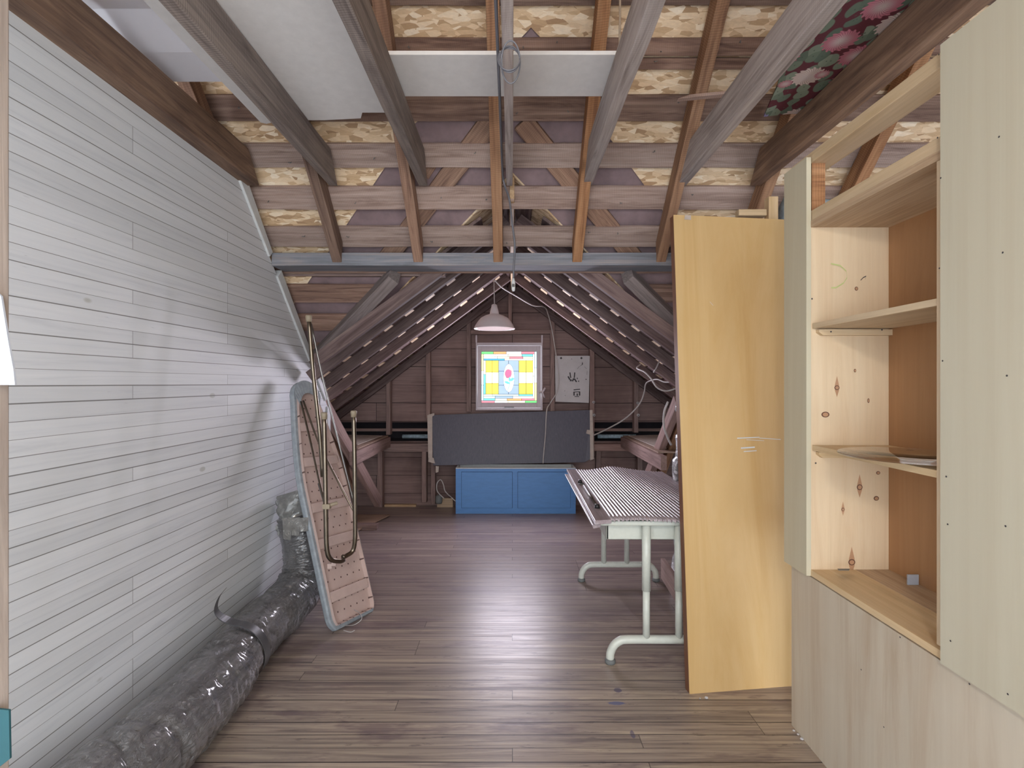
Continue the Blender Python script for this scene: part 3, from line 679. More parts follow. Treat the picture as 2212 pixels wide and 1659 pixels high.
b = MB(); b.face([gp(518, 1112, -.004), gp(1300, 1112, -.004), gp(1300, 388, -.004), gp(518, 388, -.004)], 0)
for x0, y0, x1, y1, c in pieces:
    e = 2.6; b.face([gp(x0+e, y1-e), gp(x1-e, y1-e), gp(x1-e, y0+e), gp(x0+e, y0+e)], 1+gk.index(c))
def ell(cx, cy, rx, ry, c, d, n=40, rot_=0):
    pts = []
    for k in range(n):
        t = -2*math.pi*k/n; u, v_ = rx*math.cos(t), ry*math.sin(t)
        pts.append(gp(cx+u*math.cos(rot_)-v_*math.sin(rot_), cy+u*math.sin(rot_)+v_*math.cos(rot_), d))
    b.face(pts, 0 if c is None else 1+gk.index(c))
ell(905, 762, 77, 200, None, .001); ell(905, 762, 74, 196, 'w', .002)
for (cx, cy, rx, ry, c, r_) in ((897, 700, 44, 58, 'pk', .0), (890, 720, 30, 40, 'pk', -.5), (905, 672, 40, 26, 'p', 0), (893, 666, 18, 14, 'w', .3), (918, 676, 16, 14, 'p', .3)):
    ell(cx, cy, rx+3, ry+3, None, .003+.0004*ry/60); ell(cx, cy, rx, ry, c, .0036+.0004*ry/60, rot_=r_)
for (cx, cy, rx, ry, r_) in ((950, 782, 30, 17, -.7), (882, 825, 36, 15, .35), (914, 780, 12, 24, 0)):
    ell(cx, cy, rx+2, ry+2, None, .0045, rot_=r_); ell(cx, cy, rx, ry, 'aq', .005, rot_=r_)
st = [(918, 745), (922, 820), (908, 880), (882, 948)]
for (x0, y0), (x1, y1) in zip(st, st[1:]):
    b.face([gp(x0-4, y0, .0048), gp(x1-4, y1, .0048), gp(x1+4, y1, .0048), gp(x0+4, y0, .0048)], 1+gk.index('aq'))
for y0, y1 in ((515, 565), (960, 990)): b.face([gp(901, y1, .001), gp(905, y1, .001), gp(905, y0, .001), gp(901, y0, .001)], 0)
b.build('stained_glass_pane', gm, win)

# paper with sketches, blackboard
YP = 5.105
pr = thing('paper_sheet', P(1236, 869, YP), 'white paper sheet pinned right of the stained glass window, with small dark sketches', 'paper')
b = MB(); b.prism([P(1200, 868, YP), P(1272, 871, YP), P(1274, 769, YP), P(1199, 769, YP)], (0, .002, 0)); b.build('sheet', M['paper'], pr)
b = MB()
def mk(px, py, w, h, a=0):
    b = MB(); c = P(px, py, YP-.002); cs, sn_ = math.cos(a), math.sin(a)
    k = YP/F; b.face([c+Vector(((u*cs-v_*sn_)*k, 0, (u*sn_+v_*cs)*k)) for u, v_ in ((-w/2, -h/2), (w/2, -h/2), (w/2, h/2), (-w/2, h/2))])
    b.build('ink_mark', M['ink'], pr)
for (x, y, w, h, a) in ((1232, 811, 2.5, 12, .15), (1241, 811, 2.5, 12, -.1), (1229, 817, 3, 8, .5), (1238, 821, 3, 7, -.5), (1243, 822, 3, 9, .6), (1233, 822, 4, 4, 0), (1247, 818, 2, 3, 0), (1250, 824, 2, 3, 0),
        (1246, 842, 14, 2, .1), (1246, 847, 14, 1.6, .05), (1240, 851, 3, 8, 0), (1247, 853, 3, 5, 0), (1252, 851, 3, 8, 0), (1246, 857, 10, 1.5, 0), (1220, 845, 1, 1.5, 0), (1221, 855, 1, 1.5, 0), (1258, 787, 3, 1.5, .8), (1258, 785, 1.2, 4, 0), (1266, 820, 2, 2, 0),
        (1212, 774, 4, 4, .7), (1256, 774, 4, 4, .7), (1235, 776, 1, 2, 0), (1255, 790, 6, .5, .5), (1249, 795, 7, .5, .9), (1265, 795, 7, .5, -.8), (1268, 806, 8, .5, 1.5)): mk(x, y, w, h, a)
YK = 5.03
bb = thing('blackboard', P(1106, 1004, YK), 'long black chalkboard leaning below the window with taped ends', 'blackboard')
b = MB(); b.prism([P(936, 1006, YK-.04), P(1264, 999, YK-.04), P(1279, 990, YK-.04), P(1277, 886, YK+.05), P(932, 897, YK+.05)], (0, .014, 0)); b.build('slate', M['chalk'], bb, bevel=.001)
b = MB(); b.prism([P(925, 990, YK-.045), P(934, 992, YK-.045), P(934, 898, YK+.04), P(923, 897, YK+.04)], (0, .003, 0)); b.build('tape_strip', M['tape'], bb)
b = MB(); b.prism([P(924, 905, YK+.035), P(938, 898, YK+.035), P(938, 893, YK+.035), P(926, 896, YK+.035)], (0, .003, 0)); b.build('tape_strip', M['tape'], bb)
b = MB(); b.prism([P(1275, 995, YK-.045), P(1283, 992, YK-.045), P(1280, 886, YK+.04), P(1274, 886, YK+.04)], (0, .003, 0)); b.build('tape_strip', M['tape'], bb)
b = MB(); b.prism([P(1266, 937, YK-.01), P(1284, 942, YK-.01), P(1280, 930, YK-.01), P(1268, 929, YK-.01)], (0, .003, 0)); b.build('tape_strip', M['tape'], bb)
b = MB(); b.prism([P(925, 998, YK-.05), P(940, 1002, YK-.05), P(937, 990, YK-.05), P(926, 986, YK-.05)], (0, .003, 0)); b.build('tape_strip', M['tape'], bb)
b = MB(); b.prism([P(941, 1022, YK-.05), P(947, 1020, YK-.05), P(948, 1008, YK-.05), P(941, 1007, YK-.05)], (0, .003, 0)); b.build('tape_strip', M['tape'], bb)


# blue cabinet
YC = 4.88; cx0, cx1, cz1 = P(985, 0, YC).x, P(1243, 0, YC).x, P(0, 1011, YC).z
bc = thing('blue_cabinet', (0, YC, 0), 'low blue painted cabinet with two doors, standing open-topped under the blackboard', 'cabinet')
b = MB(); yb3 = YC+.19
b.box((cx0, YC, 0), (cx0+.018, yb3, cz1)); b.box((cx1-.018, YC, 0), (cx1, yb3, cz1)); b.box((cx0, yb3-.006, 0), (cx1, yb3, cz1)); b.box((cx0, YC, 0), (cx1, yb3, .018)); 
b.build('carcass', M['whitep'], bc)
b = MB(); xm = P(1112, 0, YC).x
b.box((cx0-.001, YC-.018, 0), (cx1+.001, YC, cz1)); b.build('face_frame', M['blue'], bc, bevel=.001)
b = MB(); b.box((cx0, YC+.02, cz1-.035), (cx1, yb3-.01, cz1-.03)); b.build('top_tray', M['whitep'], bc)
b = MB(); b.box((cx0+.0, YC-.019, cz1-.006), (cx1, YC+.006, cz1+.002)); b.box((cx0, YC, cz1-.004), (cx0+.02, yb3, cz1+.003)); b.box((cx1-.02, YC, cz1-.004), (cx1, yb3, cz1+.003)); b.box((cx0, yb3-.012, cz1-.01), (cx1, yb3, cz1+.004)); b.build('rim', M['whitep'], bc)
for (a_, c_, hx) in ((P(997, 0, YC).x, P(1107, 0, YC).x, -1), (P(1118, 0, YC).x, P(1232, 0, YC).x, 1)):
    z0_, z1_ = P(0, 1097, YC).z, P(0, 1019, YC).z
    b = MB(); b.box((a_, YC-.0195, z0_), (c_, YC-.012, z1_), 1); b.box((a_+.003, YC-.026, z0_+.003), (c_-.003, YC-.012, z1_-.003), 0)
    d = b.build('door', [M['blue'], M['bluegap']], bc, bevel=.0008)
    for zz in (z0_+.05, z1_-.06):
        h_ = MB(); xx = a_ if hx < 0 else c_-.0; h_.box((xx-.004, YC-.031, zz-.018), (xx+.004, YC-.02, zz+.018)); hh = h_.build('hinge', M['black'], bc); hh.parent = d; hh.matrix_parent_inverse = Matrix.Translation(-Vector(bc.location))

# ------------------------------------------------------------------ pendant lamp
LY = 4.1; lc = P(1068, 711, LY)
lm = thing('pendant_lamp', lc, 'white enamel dome pendant lamp hanging on a cord in front of the window', 'lamp')
b = MB(); R = .166
prof = [(R, 0), (R+.002, .004), (R-.004, .012), (R*.93, .03), (R*.80, .062), (R*.66, .088), (R*.45, .108), (.042, .118), (.038, .122), (.034, .145), (.026, .175), (.022, .196), (.010, .202), (.0, .203)]
b.lathe(prof, lc); b.lathe([(R-.004, .002), (R*.90, .03), (R*.76, .060), (R*.6, .085), (R*.4, .103), (.0, .11)], lc)
b.lathe([(R, 0), (R-.004, .002)], lc); b.build('lamp_shade', M['lampw'], lm, smooth=True)
b = MB(); b.lathe([(0, 0), (.02, .008), (.028, .03), (.022, .055), (.012, .075), (0, .075)], lc+Vector((0, 0, .03)), 20)
b.build('bulb', emit('warm_bulb', (1, .92, .88), 3), lm, smooth=True)
b = MB(); b.tube([lc+Vector((0, 0, .2)), P(1067, 604, LY)], .004, 8); b.build('cord', M['cord'], lm, smooth=True)
# cables
def cable(name, pts, r, m, label, cat='cable', n=8, sm=8, group=None):
    b = MB(); b.tube(pts, r, n, smooth=sm); return tag(b.build(name, m, smooth=True), label, cat, group)
cable('cable', [P(1067, 604, 4.1), P(1085, 622, 4.2), P(1115, 640, 4.45), P(1150, 660, 4.7), P(1176, 664, 4.9), P(1184, 680, 5.0), P(1192, 712, 5.05), P(1200, 760, 5.06), P(1207, 810, 5.06), P(1204, 845, 5.06), P(1188, 872, 5.04), P(1181, 888, 4.97), P(1178, 940, 4.96), P(1174, 985, 4.95), P(1173, 1002, 4.95)], .0055, M['cord'], 'white cord running from the lamp past the window and down over the blackboard')
cable('cable', [P(1282, 941, 5.0), P(1310, 928, 4.9), P(1350, 905, 4.8), P(1380, 875, 4.75), P(1391, 850, 4.7), P(1395, 830, 4.6), P(1405, 823, 4.5), P(1420, 820, 4.4), P(1437, 826, 4.3), P(1462, 824, 4.2)], .0065, M['cord'], 'white cable curving from the blackboard corner up to the right rafters')
cable('cable', [P(1383, 788, 4.4), P(1376, 796, 4.3), P(1392, 804, 4.2), P(1406, 818, 4.15), P(1420, 838, 4.1), P(1440, 845, 4.05), P(1465, 838, 4.0)], .0065, M['cord'], 'short white cable looping under the right gable rafters beside the door')
cable('cable', [P(1441, 735, 3.9), P(1430, 765, 3.9), P(1420, 790, 3.95), P(1412, 805, 4.0)], .006, M['cord'], 'straight white cable hanging off a right gable rafter')
cable('cable', [P(1443, 868, 3.6), P(1435, 890, 3.6), P(1434, 920, 3.55), P(1442, 945, 3.5), P(1450, 962, 3.45)], .0075, M['cord'], 'thick white cable beside the silver wrapped duct on the right')
cable('cable', [P(960, 1078, 5.0), P(945, 1062, 5.0), P(944, 1045, 5.0), P(952, 1037, 5.0), P(958, 1048, 5.0), P(962, 1062, 4.98), P(975, 1075, 4.95), P(984, 1083, 4.94)], .005, M['cord'], 'white cord looping on the wall left of the blue cabinet')
b = MB(); b.lathe([(0, 0), (.03, 0), (.034, .02), (.034, .07), (.02, .085), (0, .085)], P(948, 1088, 5.02), 16); tag(b.build('junction_box', M['rubber'], smooth=True), 'small grey electrical box at the foot of the wall left of the blue cabinet', 'electrical box')
# grey cable on the centre joist
gx = -.055
cable('cable', [Vector((gx+.012, .6, ZJ+.02)), Vector((gx+.012, 1.6, ZJ+.03)), Vector((gx+.01, 2.35, ZJ+.02)), Vector((gx+.02, 2.45, ZJ-.02)), P(1100, 430, 2.5), P(1106, 480, 2.5), P(1112, 530, 2.52), P(1110, 575, 2.54), P(1109, 604, 2.55)], .005, M['gcord'], 'grey cable running along the centre joist and hanging from its end')
so = thing('cord_connector', P(1109, 628, 2.55), 'white plug socket hanging on the end of the grey cable', 'socket')
b = MB(); b.tube([P(1109, 602, 2.55), P(1109, 606, 2.55), P(1109, 609, 2.55), P(1109, 626, 2.55), P(1109, 629, 2.55)], [.006, .007, .010, .010, .007], 12); b.build('socket_body', M['whitep'], so, smooth=True)
b = MB(); b.box(P(1106.5, 620, 2.538), P(1111.5, 614, 2.542)); b.build('socket_slot', M['black'], so)
def ring(c, rx, rz, ph, tilt, turns=1.0):
    return [c+Vector((rx*math.cos(t), tilt*math.sin(t), rz*math.sin(t))) for t in [ph+turns*2*math.pi*k/28 for k in range(29)]]
cc = P(1101, 128, 1.40)
cable('cable_coil', ring(cc, .028, .046, 0, .015)+ring(cc+Vector((.003, .008, -.004)), .026, .050, 0, -.015)+ring(cc+Vector((-.002, .0, -.0)), .030, .044, 0, .02), .0022, M['gcord'], 'coil of thin grey cable hung on the centre joist', sm=2)
cable('rope', [P(1340, -80, 1.75), P(1339, 60, 1.75), P(1338, 165, 1.75)], .004, M['rope'], 'thin twisted rope hanging beside the pale joist right of centre', 'rope')
cable('wire', [P(1350, 632, 3.4), P(1365, 631, 3.3), P(1375, 631, 3.25)], .002, M['cord'], 'short wire poking from a right gable rafter')
b = MB(); c_ = P(1347, 633, 3.4)
for k in range(6): b.tube([c_, c_+Vector((random.uniform(-.02, .02), random.uniform(-.02, .0), random.uniform(-.02, .02)))], .006, 6)
tag(b.build('insulator_tuft', M['steel'], smooth=True), 'small white metal bit on the right gable rafter', 'fitting')
for k, (px, py) in enumerate(((1282, 869), (1283, 897), (1377, 871), (1378, 897))):
    kn = thing('porcelain_knob', P(px, py, 5.1), ['upper white porcelain knob on the stud by the blackboard', 'lower white porcelain knob on the stud by the blackboard', 'upper white porcelain knob on the far right stud', 'lower white porcelain knob on the far right stud'][k], 'insulator', 'porcelain wiring knobs')
    b = MB(); c_ = P(px, py, 5.1); b.tube([c_, c_+Vector((0, -.02, 0))], .014, 14); b.build('knob_body', M['paper'], kn, smooth=True)
    b = MB(); b.tube([c_+Vector((0, -.018, 0)), c_+Vector((0, -.024, 0))], .005, 8); b.build('screw', M['ink'], kn)

# ------------------------------------------------------------------ eave shelves
for sx, xe, y0, sn in ((-1, 1.25, 3.95, 'left'), (1, 1.12, 3.72, 'right')):
    beam('shelf_joist', (sx*xe, y0, .665), (sx*xe, 5.1, .665), .045, .105, M['stud'], 'timber edge beam of the eave shelf on the %s' % sn, 'beam', wob=.001)
    b = MB(); b.box((sx*(xe+.0), y0+.15, .72), (sx*2.0, 5.1, .73)); tag(b.build('eave_shelf', M['board']), 'wood shelf board in the eave on the %s' % sn, 'shelf')
    b = MB(); b.prism([(sx*(xe+.05), y0+.3, .735), (sx*(xe+.7), y0+.25, .75), (sx*(xe+.65), 5.0, .75), (sx*(xe+.02), 4.95, .74)], (0, 0, .005)); tag(b.build('cardboard_sheet', M['tape']), 'loose cardboard sheet lying on the %s eave shelf' % sn, 'cardboard')
beam('floor_block', P(752, 1138, 4.35), P(816, 1138, 4.35), .07, .05, M['stud'], 'flat timber block on the floor under the left sloping timber', 'block')
b = MB(); b.prism([(-1.75, 4.1, .01), (-1.35, 4.1, .01), (-1.15, 4.75, .01), (-1.75, 4.75, .01)], (0, 0, .012)); tag(b.build('loose_board', M['board']), 'loose plywood piece on the floor behind the left sloping timber', 'board')
beam('wood_offcut', (-1.32, 3.75, .62), (-1.32, 3.75, .74), .05, .04, M['pinkwood'], 'short timber stub beside the white wall end', 'offcut', up=(1, 0, 0))
# silver wrapped duct standing at the right
def crinkle(amp, fq):
    def fn(k, th, p, d):
        return 1+amp*(noise.noise(Vector((p.x*fq+d.x*1.5, p.y*fq+d.y*1.5, p.z*fq+d.z*1.5)))+.5*noise.noise(Vector((p.x*fq*3+d.x*3, p.y*fq*3+d.y*3, p.z*fq*3+d.z*3)))+.35*abs(noise.noise(Vector((p.x*fq*6+d.x*2, p.y*fq*9, p.z*fq*6+d.z*2)))))
    return fn
b = MB(); b.tube([Vector((1.12, 3.15, z)) for z in (1.12, 1.0, .85, .7, .55, .4, .25, .1, .0)], [.085, .07, .09, .11, .10, .11, .105, .11, .11], 36, smooth=8, fn=crinkle(.18, 5))
tag(b.build('wrapped_duct', M['silver'], smooth=True), 'silver foil wrapped duct standing between the desk and the varnished door', 'duct')

# ------------------------------------------------------------------ school desk with the tambour sheet
dk = thing('school_desk', (.65, 2.75, 0), 'pale green metal frame desk with curved tubular feet, left of the varnished door', 'desk')
ZD = .625
b = MB(); b.box((.385, 2.22, ZD), (.97, 3.42, ZD+.022)); b.build('desktop', M['desk'], dk, bevel=.006)
b = MB()
b.box((.43, 2.30, ZD-.085), (.90, 2.312, ZD)); b.box((.43, 2.30, ZD-.085), (.442, 3.1, ZD)); b.box((.888, 2.30, ZD-.085), (.90, 3.1, ZD)); b.box((.43, 2.30, ZD-.085), (.90, 3.1, ZD-.078)); b.box((.43, 3.09, ZD-.085), (.90, 3.1, ZD))
b.build('book_box', M['desk'], dk, bevel=.004)
for y, zs in ((2.262, .26), (3.20, .0)):
    b = MB(); z = .105
    b.tube([(.44, y, .02), (.442, y, .045), (.455, y, .075), (.48, y, .097), (.52, y, z), (.70, y, z), (.845, y, z), (.88, y, .095), (.903, y, .07), (.912, y, .045), (.913, y, .02)], .0185, 14, smooth=4)
    b.build('foot_tube', M['desk'], dk, smooth=True)
    for x in (.44, .913):
        b = MB(); b.lathe([(0, 0), (.022, 0), (.024, .006), (.024, .014), (.019, .02), (0, .022)], (x, y, 0), 18); b.build('rubber_foot', M['rubber'], dk, smooth=True)
    for x in (.602, .748):
        b = MB()
        if zs:
            b.tube([(x, y, z), (x, y, .34)], .016, 16); b.tube([(x, y, .325), (x, y, ZD)], .0195, 16)
        else:
            b.tube([(x-.02, y, z), (x-.02, y, ZD)], .0165, 16)
        lg = b.build('leg', M['desk'], dk, smooth=True)
        if not zs:
            b = MB()
            for k in range(9): b.tube([(x-.02, y-.018, z+.06+k*.04), (x-.02, y-.0155, z+.06+k*.04)], .004, 8)
            hh = b.build('adjustment_holes', M['black'], dk); hh.parent = lg; hh.matrix_parent_inverse = Matrix.Translation(-Vector(dk.location))
b = MB()
for x in (.602, .748): b.tube([(x, 2.30, ZD-.02), (x-.05, 2.52, ZD-.085)], .008, 8)
b.build('brace', M['desk'], dk)
# tambour sheet
tb = thing('tambour_sheet', (.7, 2.8, ZD+.03), 'ribbed roll top desk cover lying flat and slightly warped on the green desk', 'roll top')
b = MB(); N = 34; pit = .0175; ny = 26; K = 6; x0 = .43
def tz(x, y):
    t = (y-2.18)/1.27; u = (x-x0)/.6
    return ZD+.036+.018*math.exp(-((u-.38)/.16)**2)*t*t-.03*max(0, u-.55)*t+.004*math.sin(u*9+t*3)
def tx(x, y): return x+(y-2.8)*.006
cols = N*K
i0 = len(b.v)
for j in range(ny+1):
    y = 2.18+1.27*j/ny
    for i in range(cols+1):
        x = x0+pit*i/K; ph = (i % K)/K; hh = .0078*math.sqrt(max(0, 1-(2*ph-1)**2))
        b.v.append(Vector((tx(x, y), y+.004*math.sin(i*.9), tz(x, y)+hh)))
for j in range(ny):
    for i in range(cols):
        a_ = i0+j*(cols+1)+i; b.f.append([a_, a_+1, a_+cols+2, a_+cols+1]); b.m.append(0)
n0 = len(b.v)
for i in range(cols+1):
    v_ = b.v[i0+i]; b.v.append(v_+Vector((0, 0, -.010))); 
for i in range(cols):
    b.f.append([i0+i, n0+i, n0+i+1, i0+i+1]); b.m.append(0)
M['tamb'] = wood('tambour_wood', (.43, .365, .39), (.31, .25, .27), (.54, .475, .50), axis='y', rough=.25, vary=.02, spec=.6, knots=0)
b.build('ribbed_slats', M['tamb'], tb, smooth=True)
b = MB(); b.hexa([(.355, 2.16, ZD+.022), (.43, 2.18, ZD+.022), (.437, 3.47, ZD+.022), (.375, 3.47, ZD+.022), (.355, 2.16, ZD+.040), (.43, 2.18, ZD+.040), (.437, 3.47, ZD+.040), (.375, 3.47, ZD+.040)])
b.hexa([(.35, 2.17, ZD+.002), (.385, 2.19, ZD+.002), (.385, 3.40, ZD+.002), (.36, 3.40, ZD+.002), (.345, 2.17, ZD+.018), (.385, 2.19, ZD+.018), (.385, 3.4, ZD+.018), (.355, 3.4, ZD+.018)])
b.build('lead_rail', M['tamb'], tb, bevel=.002)
b = MB()
for (px, py, Y) in ((1253, 1046, 2.98), (1290, 1098, 2.38)):
    c_ = Vector(((px-CX)/F*Y, Y, ZD+.04)); b.tube([c_, c_+Vector((0, 0, .018))], [.014, .010], 10)
b.build('knob', M['black'], tb, smooth=True)
b = MB(); b.tube([Vector((.40, 2.40, ZD+.05)), Vector((.405, 2.85, ZD+.05))], .007, 8); b.build('pull_rod', M['steel'], tb, smooth=True)
b = MB(); b.lathe([(.012, 0), (.02, .003), (.012, .006)], (.405, 2.94, ZD+.041), 16); b.build('escutcheon', M['rubber'], tb)
# pink board on the floor behind the door
beam('painted_board', P(1432, 1228, 3.05), P(1500, 1330, 2.35), .025, .12, M['pinkwood'], 'pinkish painted board lying on edge on the floor behind the desk legs', 'board')

# ------------------------------------------------------------------ varnished door slab leaning
dr = thing('door_slab', (.9, 2.05, 0), 'tall varnished honey brown door slab standing between the desk and the plywood cabinet', 'door')
BL, BR = Vector((.716, 2.034, 0)), Vector((1.38, 2.115, 0)); TL = Vector((.716, 2.236, 2.0)); TR = Vector((1.38, 2.317, 2.0))
nrm = (BR-BL).cross(TL-BL).normalized()
if nrm.y < 0: nrm = -nrm
b = MB(); b.prism([BL, BR, TR, TL], nrm*.004); b.build('door_face', M['doorface'], dr)
b = MB(); b.prism([BL+nrm*.004, BR+nrm*.004, TR+nrm*.004, TL+nrm*.004], nrm*.033); b.build('door_core', M['dooredge'], dr)
b = MB()
def onface(px, py):
    r = Vector(((px-CX)/F, 1, (CY-py)/F)); o_ = Vector((0, 0, H)); t = (BL-o_).dot(nrm)/r.dot(nrm); return o_+r*t-nrm*.0015
for (x0_, y0_, x1_, y1_, w_) in ((1592, 946, 1640, 944, 2.2), (1640, 946, 1686, 949, 1.5), (1600, 967, 1630, 965, 3), (1606, 975, 1634, 973, 2), (1533, 652, 1540, 660, 1), (1612, 950, 1650, 952, 1)):
    b.face([onface(x0_, y0_+w_), onface(x1_, y1_+w_), onface(x1_, y1_), onface(x0_, y0_)])
b.build('paint_scuff', M['whitep'], dr)
b = MB(); b.prism([onface(1479, 466), onface(1492, 466), onface(1492, 476), onface(1478, 475)], -nrm*.001); b.build('tape_scrap', M['tape'], dr)
beam('short_post', P(1666, 464, 2.42)+Vector((0, 0, -1.6)), P(1666, 428, 2.42), .045, .045, M['pine'], 'light wood post showing above the top of the varnished door', 'post', up=(1, 0, 0))
beam('short_rail', P(1592, 462, 2.40), P(1652, 462, 2.40), .04, .03, M['pine'], 'light wood rail end just above the varnished door top', 'rail')
b = MB(); b.tube([P(1690, 450, 2.6), P(1720, 455, 2.6), P(1790, 462, 2.6)], .07, 20, smooth=6, fn=crinkle(.3, 9)); tag(b.build('insulation_roll', M['insul'], smooth=True), 'pale blue insulation glimpsed behind the top of the plywood stile', 'insulation')

# ------------------------------------------------------------------ built-in plywood cabinet on the right
cb = thing('builtin_cabinet', (XR, 1.2, 0), 'floor to ceiling plywood cupboard with open shelves on the right', 'cabinet')
XF = 1.01
b = MB(); b.box((XR, -.4, 0), (XR+.018, 1.85, .588)); b.build('lower_panel', M['ply2'], cb)
b = MB(); b.box((XF, -.4, .592), (XF+.018, 1.19, 2.05)); b.build('right_panel', M['ply'], cb)
b = MB(); b.box((XF, 1.731, .592), (XF+.016, 1.873, 2.028)); b.build('left_stile', M['ply'], cb)
b = MB(); b.box((XR+.003, 1.19, .62), (XR+.085, 1.222, 1.79)); b.build('post', M['pine_z'], cb, bevel=.001)
beam('header_plate', (XR+.05, 1.05, 2.012), (XR+.05, 1.86, 2.012), .09, .037, M['pine'], '', '', under=True, parent=cb)
beam('top_rail', (XR+.03, 1.05, 1.811), (XR+.03, 1.75, 1.811), .05, .036, M['pine'], '', '', under=True, parent=cb)
b = MB(); b.box((XR+.01, 1.74, 1.84), (XR+.055, 1.79, 2.012)); b.build('short_stud', M['rafter_o'], cb)
def board(nm, x0, x1, y0, y1, z0, z1, m):
    bm = MB(); L = y1-y0; bm.box((0, -(x1-x0)/2, 0), (L, (x1-x0)/2, z1-z0))
    mx = Matrix.Translation(((x0+x1)/2, y0, z0)) @ Matrix.Rotation(math.pi/2, 4, 'Z')
    o = bm.build(nm, m, matrix=mx, parent=cb, bevel=.001); return o
board('top_board', XR, 1.30, 1.19, 1.735, 1.788, 1.810, M['pine_d'])
board('bottom_board', XR, 1.18, 1.17, 1.735, .592, .612, M['pine'])
board('bottom_board', 1.18, 1.30, 1.17, 1.735, .592, .6125, M['pine_d'])
s1 = board('shelf', XR+.006, 1.295, 1.17, 1.732, 1.440, 1.458, M['pine'])
s2 = board('shelf', XR+.006, 1.295, 1.17, 1.732, 1.022, 1.040, M['pine'])
b = MB(); b.box((XR, 1.735, .60), (1.31, 1.752, 1.80)); b.build('side_panel', M['pine_z'], cb)
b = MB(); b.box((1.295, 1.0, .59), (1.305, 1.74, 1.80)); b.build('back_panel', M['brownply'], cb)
for zz in (1.440, 1.022):
    b = MB(); b.prism([(XR+.02, 1.735, zz-.004), (1.295, 1.735, zz-.004), (1.295, 1.735, zz-.024), (XR+.034, 1.735, zz-.024), (XR+.02, 1.735, zz-.014)], (0, -.018, 0))
    b.build('shelf_cleat', M['pine'], cb); b = MB()
    b.prism([(XR+.02, 1.222, zz-.004), (1.295, 1.222, zz-.004), (1.295, 1.222, zz-.03), (XR+.034, 1.222, zz-.03), (XR+.02, 1.222, zz-.014)], (0, .02, 0)); b.build('shelf_cleat', M['pine'], cb)
# knots in the side panel, nail heads in the ply
b = MB()
def knot(x, z, rx, rz, m=0):
    b.face([(x+rx*math.cos(-t*math.pi/8), 1.7345-(.0002 if m else 0), z+rz*math.sin(-t*math.pi/8)) for t in range(16)], m)
def sidept(px, py): Y = 1.7345; q = P(px, py, Y); return q.x, q.z
for (px, py, rx, rz) in ((1808, 838, .009, .008), (1783, 896, .014, .010), (1876, 866, .004, .008), (1847, 801, .004, .006), (1850, 624, .006, .007), (1897, 1022, .007, .006), (1857, 1053, .010, .010), (1893, 1077, .009, .008), (1821, 1101, .006, .006), (1840, 1215, .012, .011)):
    x, z = sidept(px, py)
    if py in (1053, 1101, 1215, 838): b.face([(x+a_*rx*1.0, 1.7346, z+c_*rx) for a_, c_ in ((0, -3.6), (.8, -1), (.8, 1), (0, 4.5), (-.8, 1), (-.8, -1))], 1)
    knot(x, z, rx, rz, 0); b.face([(x+rx*.7*math.cos(-t*math.pi/6), 1.7339, z+rz*.7*math.sin(-t*math.pi/6)) for t in range(12)], 1)
b.build('knot', [plain('dark_knot', (.12, .05, .03), .6), plain('reddish_knot', (.45, .25, .14), .6)], cb)
b = MB()
for (px, py, X_) in ((2029, 118, XF), (2026, 298, XF), (2033, 385, XF), (2159, 296, XF), (2030, 580, XF), (2167, 546, XF), (2037, 780, XF), (2176, 812, XF), (2045, 1030, XF), (2048, 1133, XF), (2173, 1137, XF), (2054, 1385, XF), (2178, 1500, XF),
        (1945, 1377, XR), (1861, 1447, XR), (2095, 1478, XR), (1910, 1571, XR)):
    Y = F*X_/(px-CX); c_ = P(px, py, Y); b.face([c_+Vector((-.001, .0022*math.cos(t), .0022*math.sin(t))) for t in [k*math.pi/4 for k in range(8)]])
for (px, py) in ((1754, 646), (1762, 1001), (1795, 717), (1905, 713)):
    c_ = P(px, py, 1.7335 if py in (646, 1001) else 1.7165); b.face([c_+Vector((.003*math.cos(t), -.0003, .003*math.sin(t))) for t in [-k*math.pi/4 for k in range(8)]])
b.build('nail_heads', M['ink'], cb)
b = MB(); arc = [(1795, 570), (1815, 574), (1828, 586), (1830, 600), (1822, 612), (1806, 622), (1796, 622)]
for p_, q_ in zip(arc, arc[1:]): b.face([P(p_[0], p_[1]+1.5, 1.733), P(q_[0], q_[1]+1.5, 1.733), P(q_[0], q_[1]-1.5, 1.733), P(p_[0], p_[1]-1.5, 1.733)])
b.build('green_mark', plain('green_crayon', (.50, .55, .22), .7), cb)
b = MB()
for p_, q_ in (((1859, 606), (1865, 600)), ((1865, 600), (1871, 597)), ((1870, 598), (1869, 604))): b.face([P(p_[0], p_[1]+1, 1.733), P(q_[0], q_[1]+1, 1.733), P(q_[0], q_[1]-1, 1.733), P(p_[0], p_[1]-1, 1.733)])
b.build('pencil_mark', M['ink'], cb)
gl = thing('glass_turntable', (1.105, 1.40, 1.041), 'round clear glass disc resting on the middle shelf of the plywood cabinet', 'glass disc')
b = MB(); b.lathe([(0, .0), (.172, 0), (.175, .003), (.172, .006), (0, .006)], (1.105, 1.395, 1.049), 64); b.build('glass_plate', M['glass'], gl, smooth=True)
b = MB()
for a_ in (.9, 2.6, 4.3, 5.5):
    x_, y_ = 1.125+.09*math.cos(a_), 1.395+.13*math.sin(a_); b.lathe([(0, 0), (.009, 0), (.008, .0088), (0, .0088)], (x_, y_, 1.040), 14)
b.build('pad', M['rubber'], gl)
b = MB(); b.box((1.255, 1.60, .613), (1.29, 1.604, .645)); tag(b.build('paper_scrap', M['cloth']), 'tiny white card leaning in the back corner of the lowest shelf', 'card')
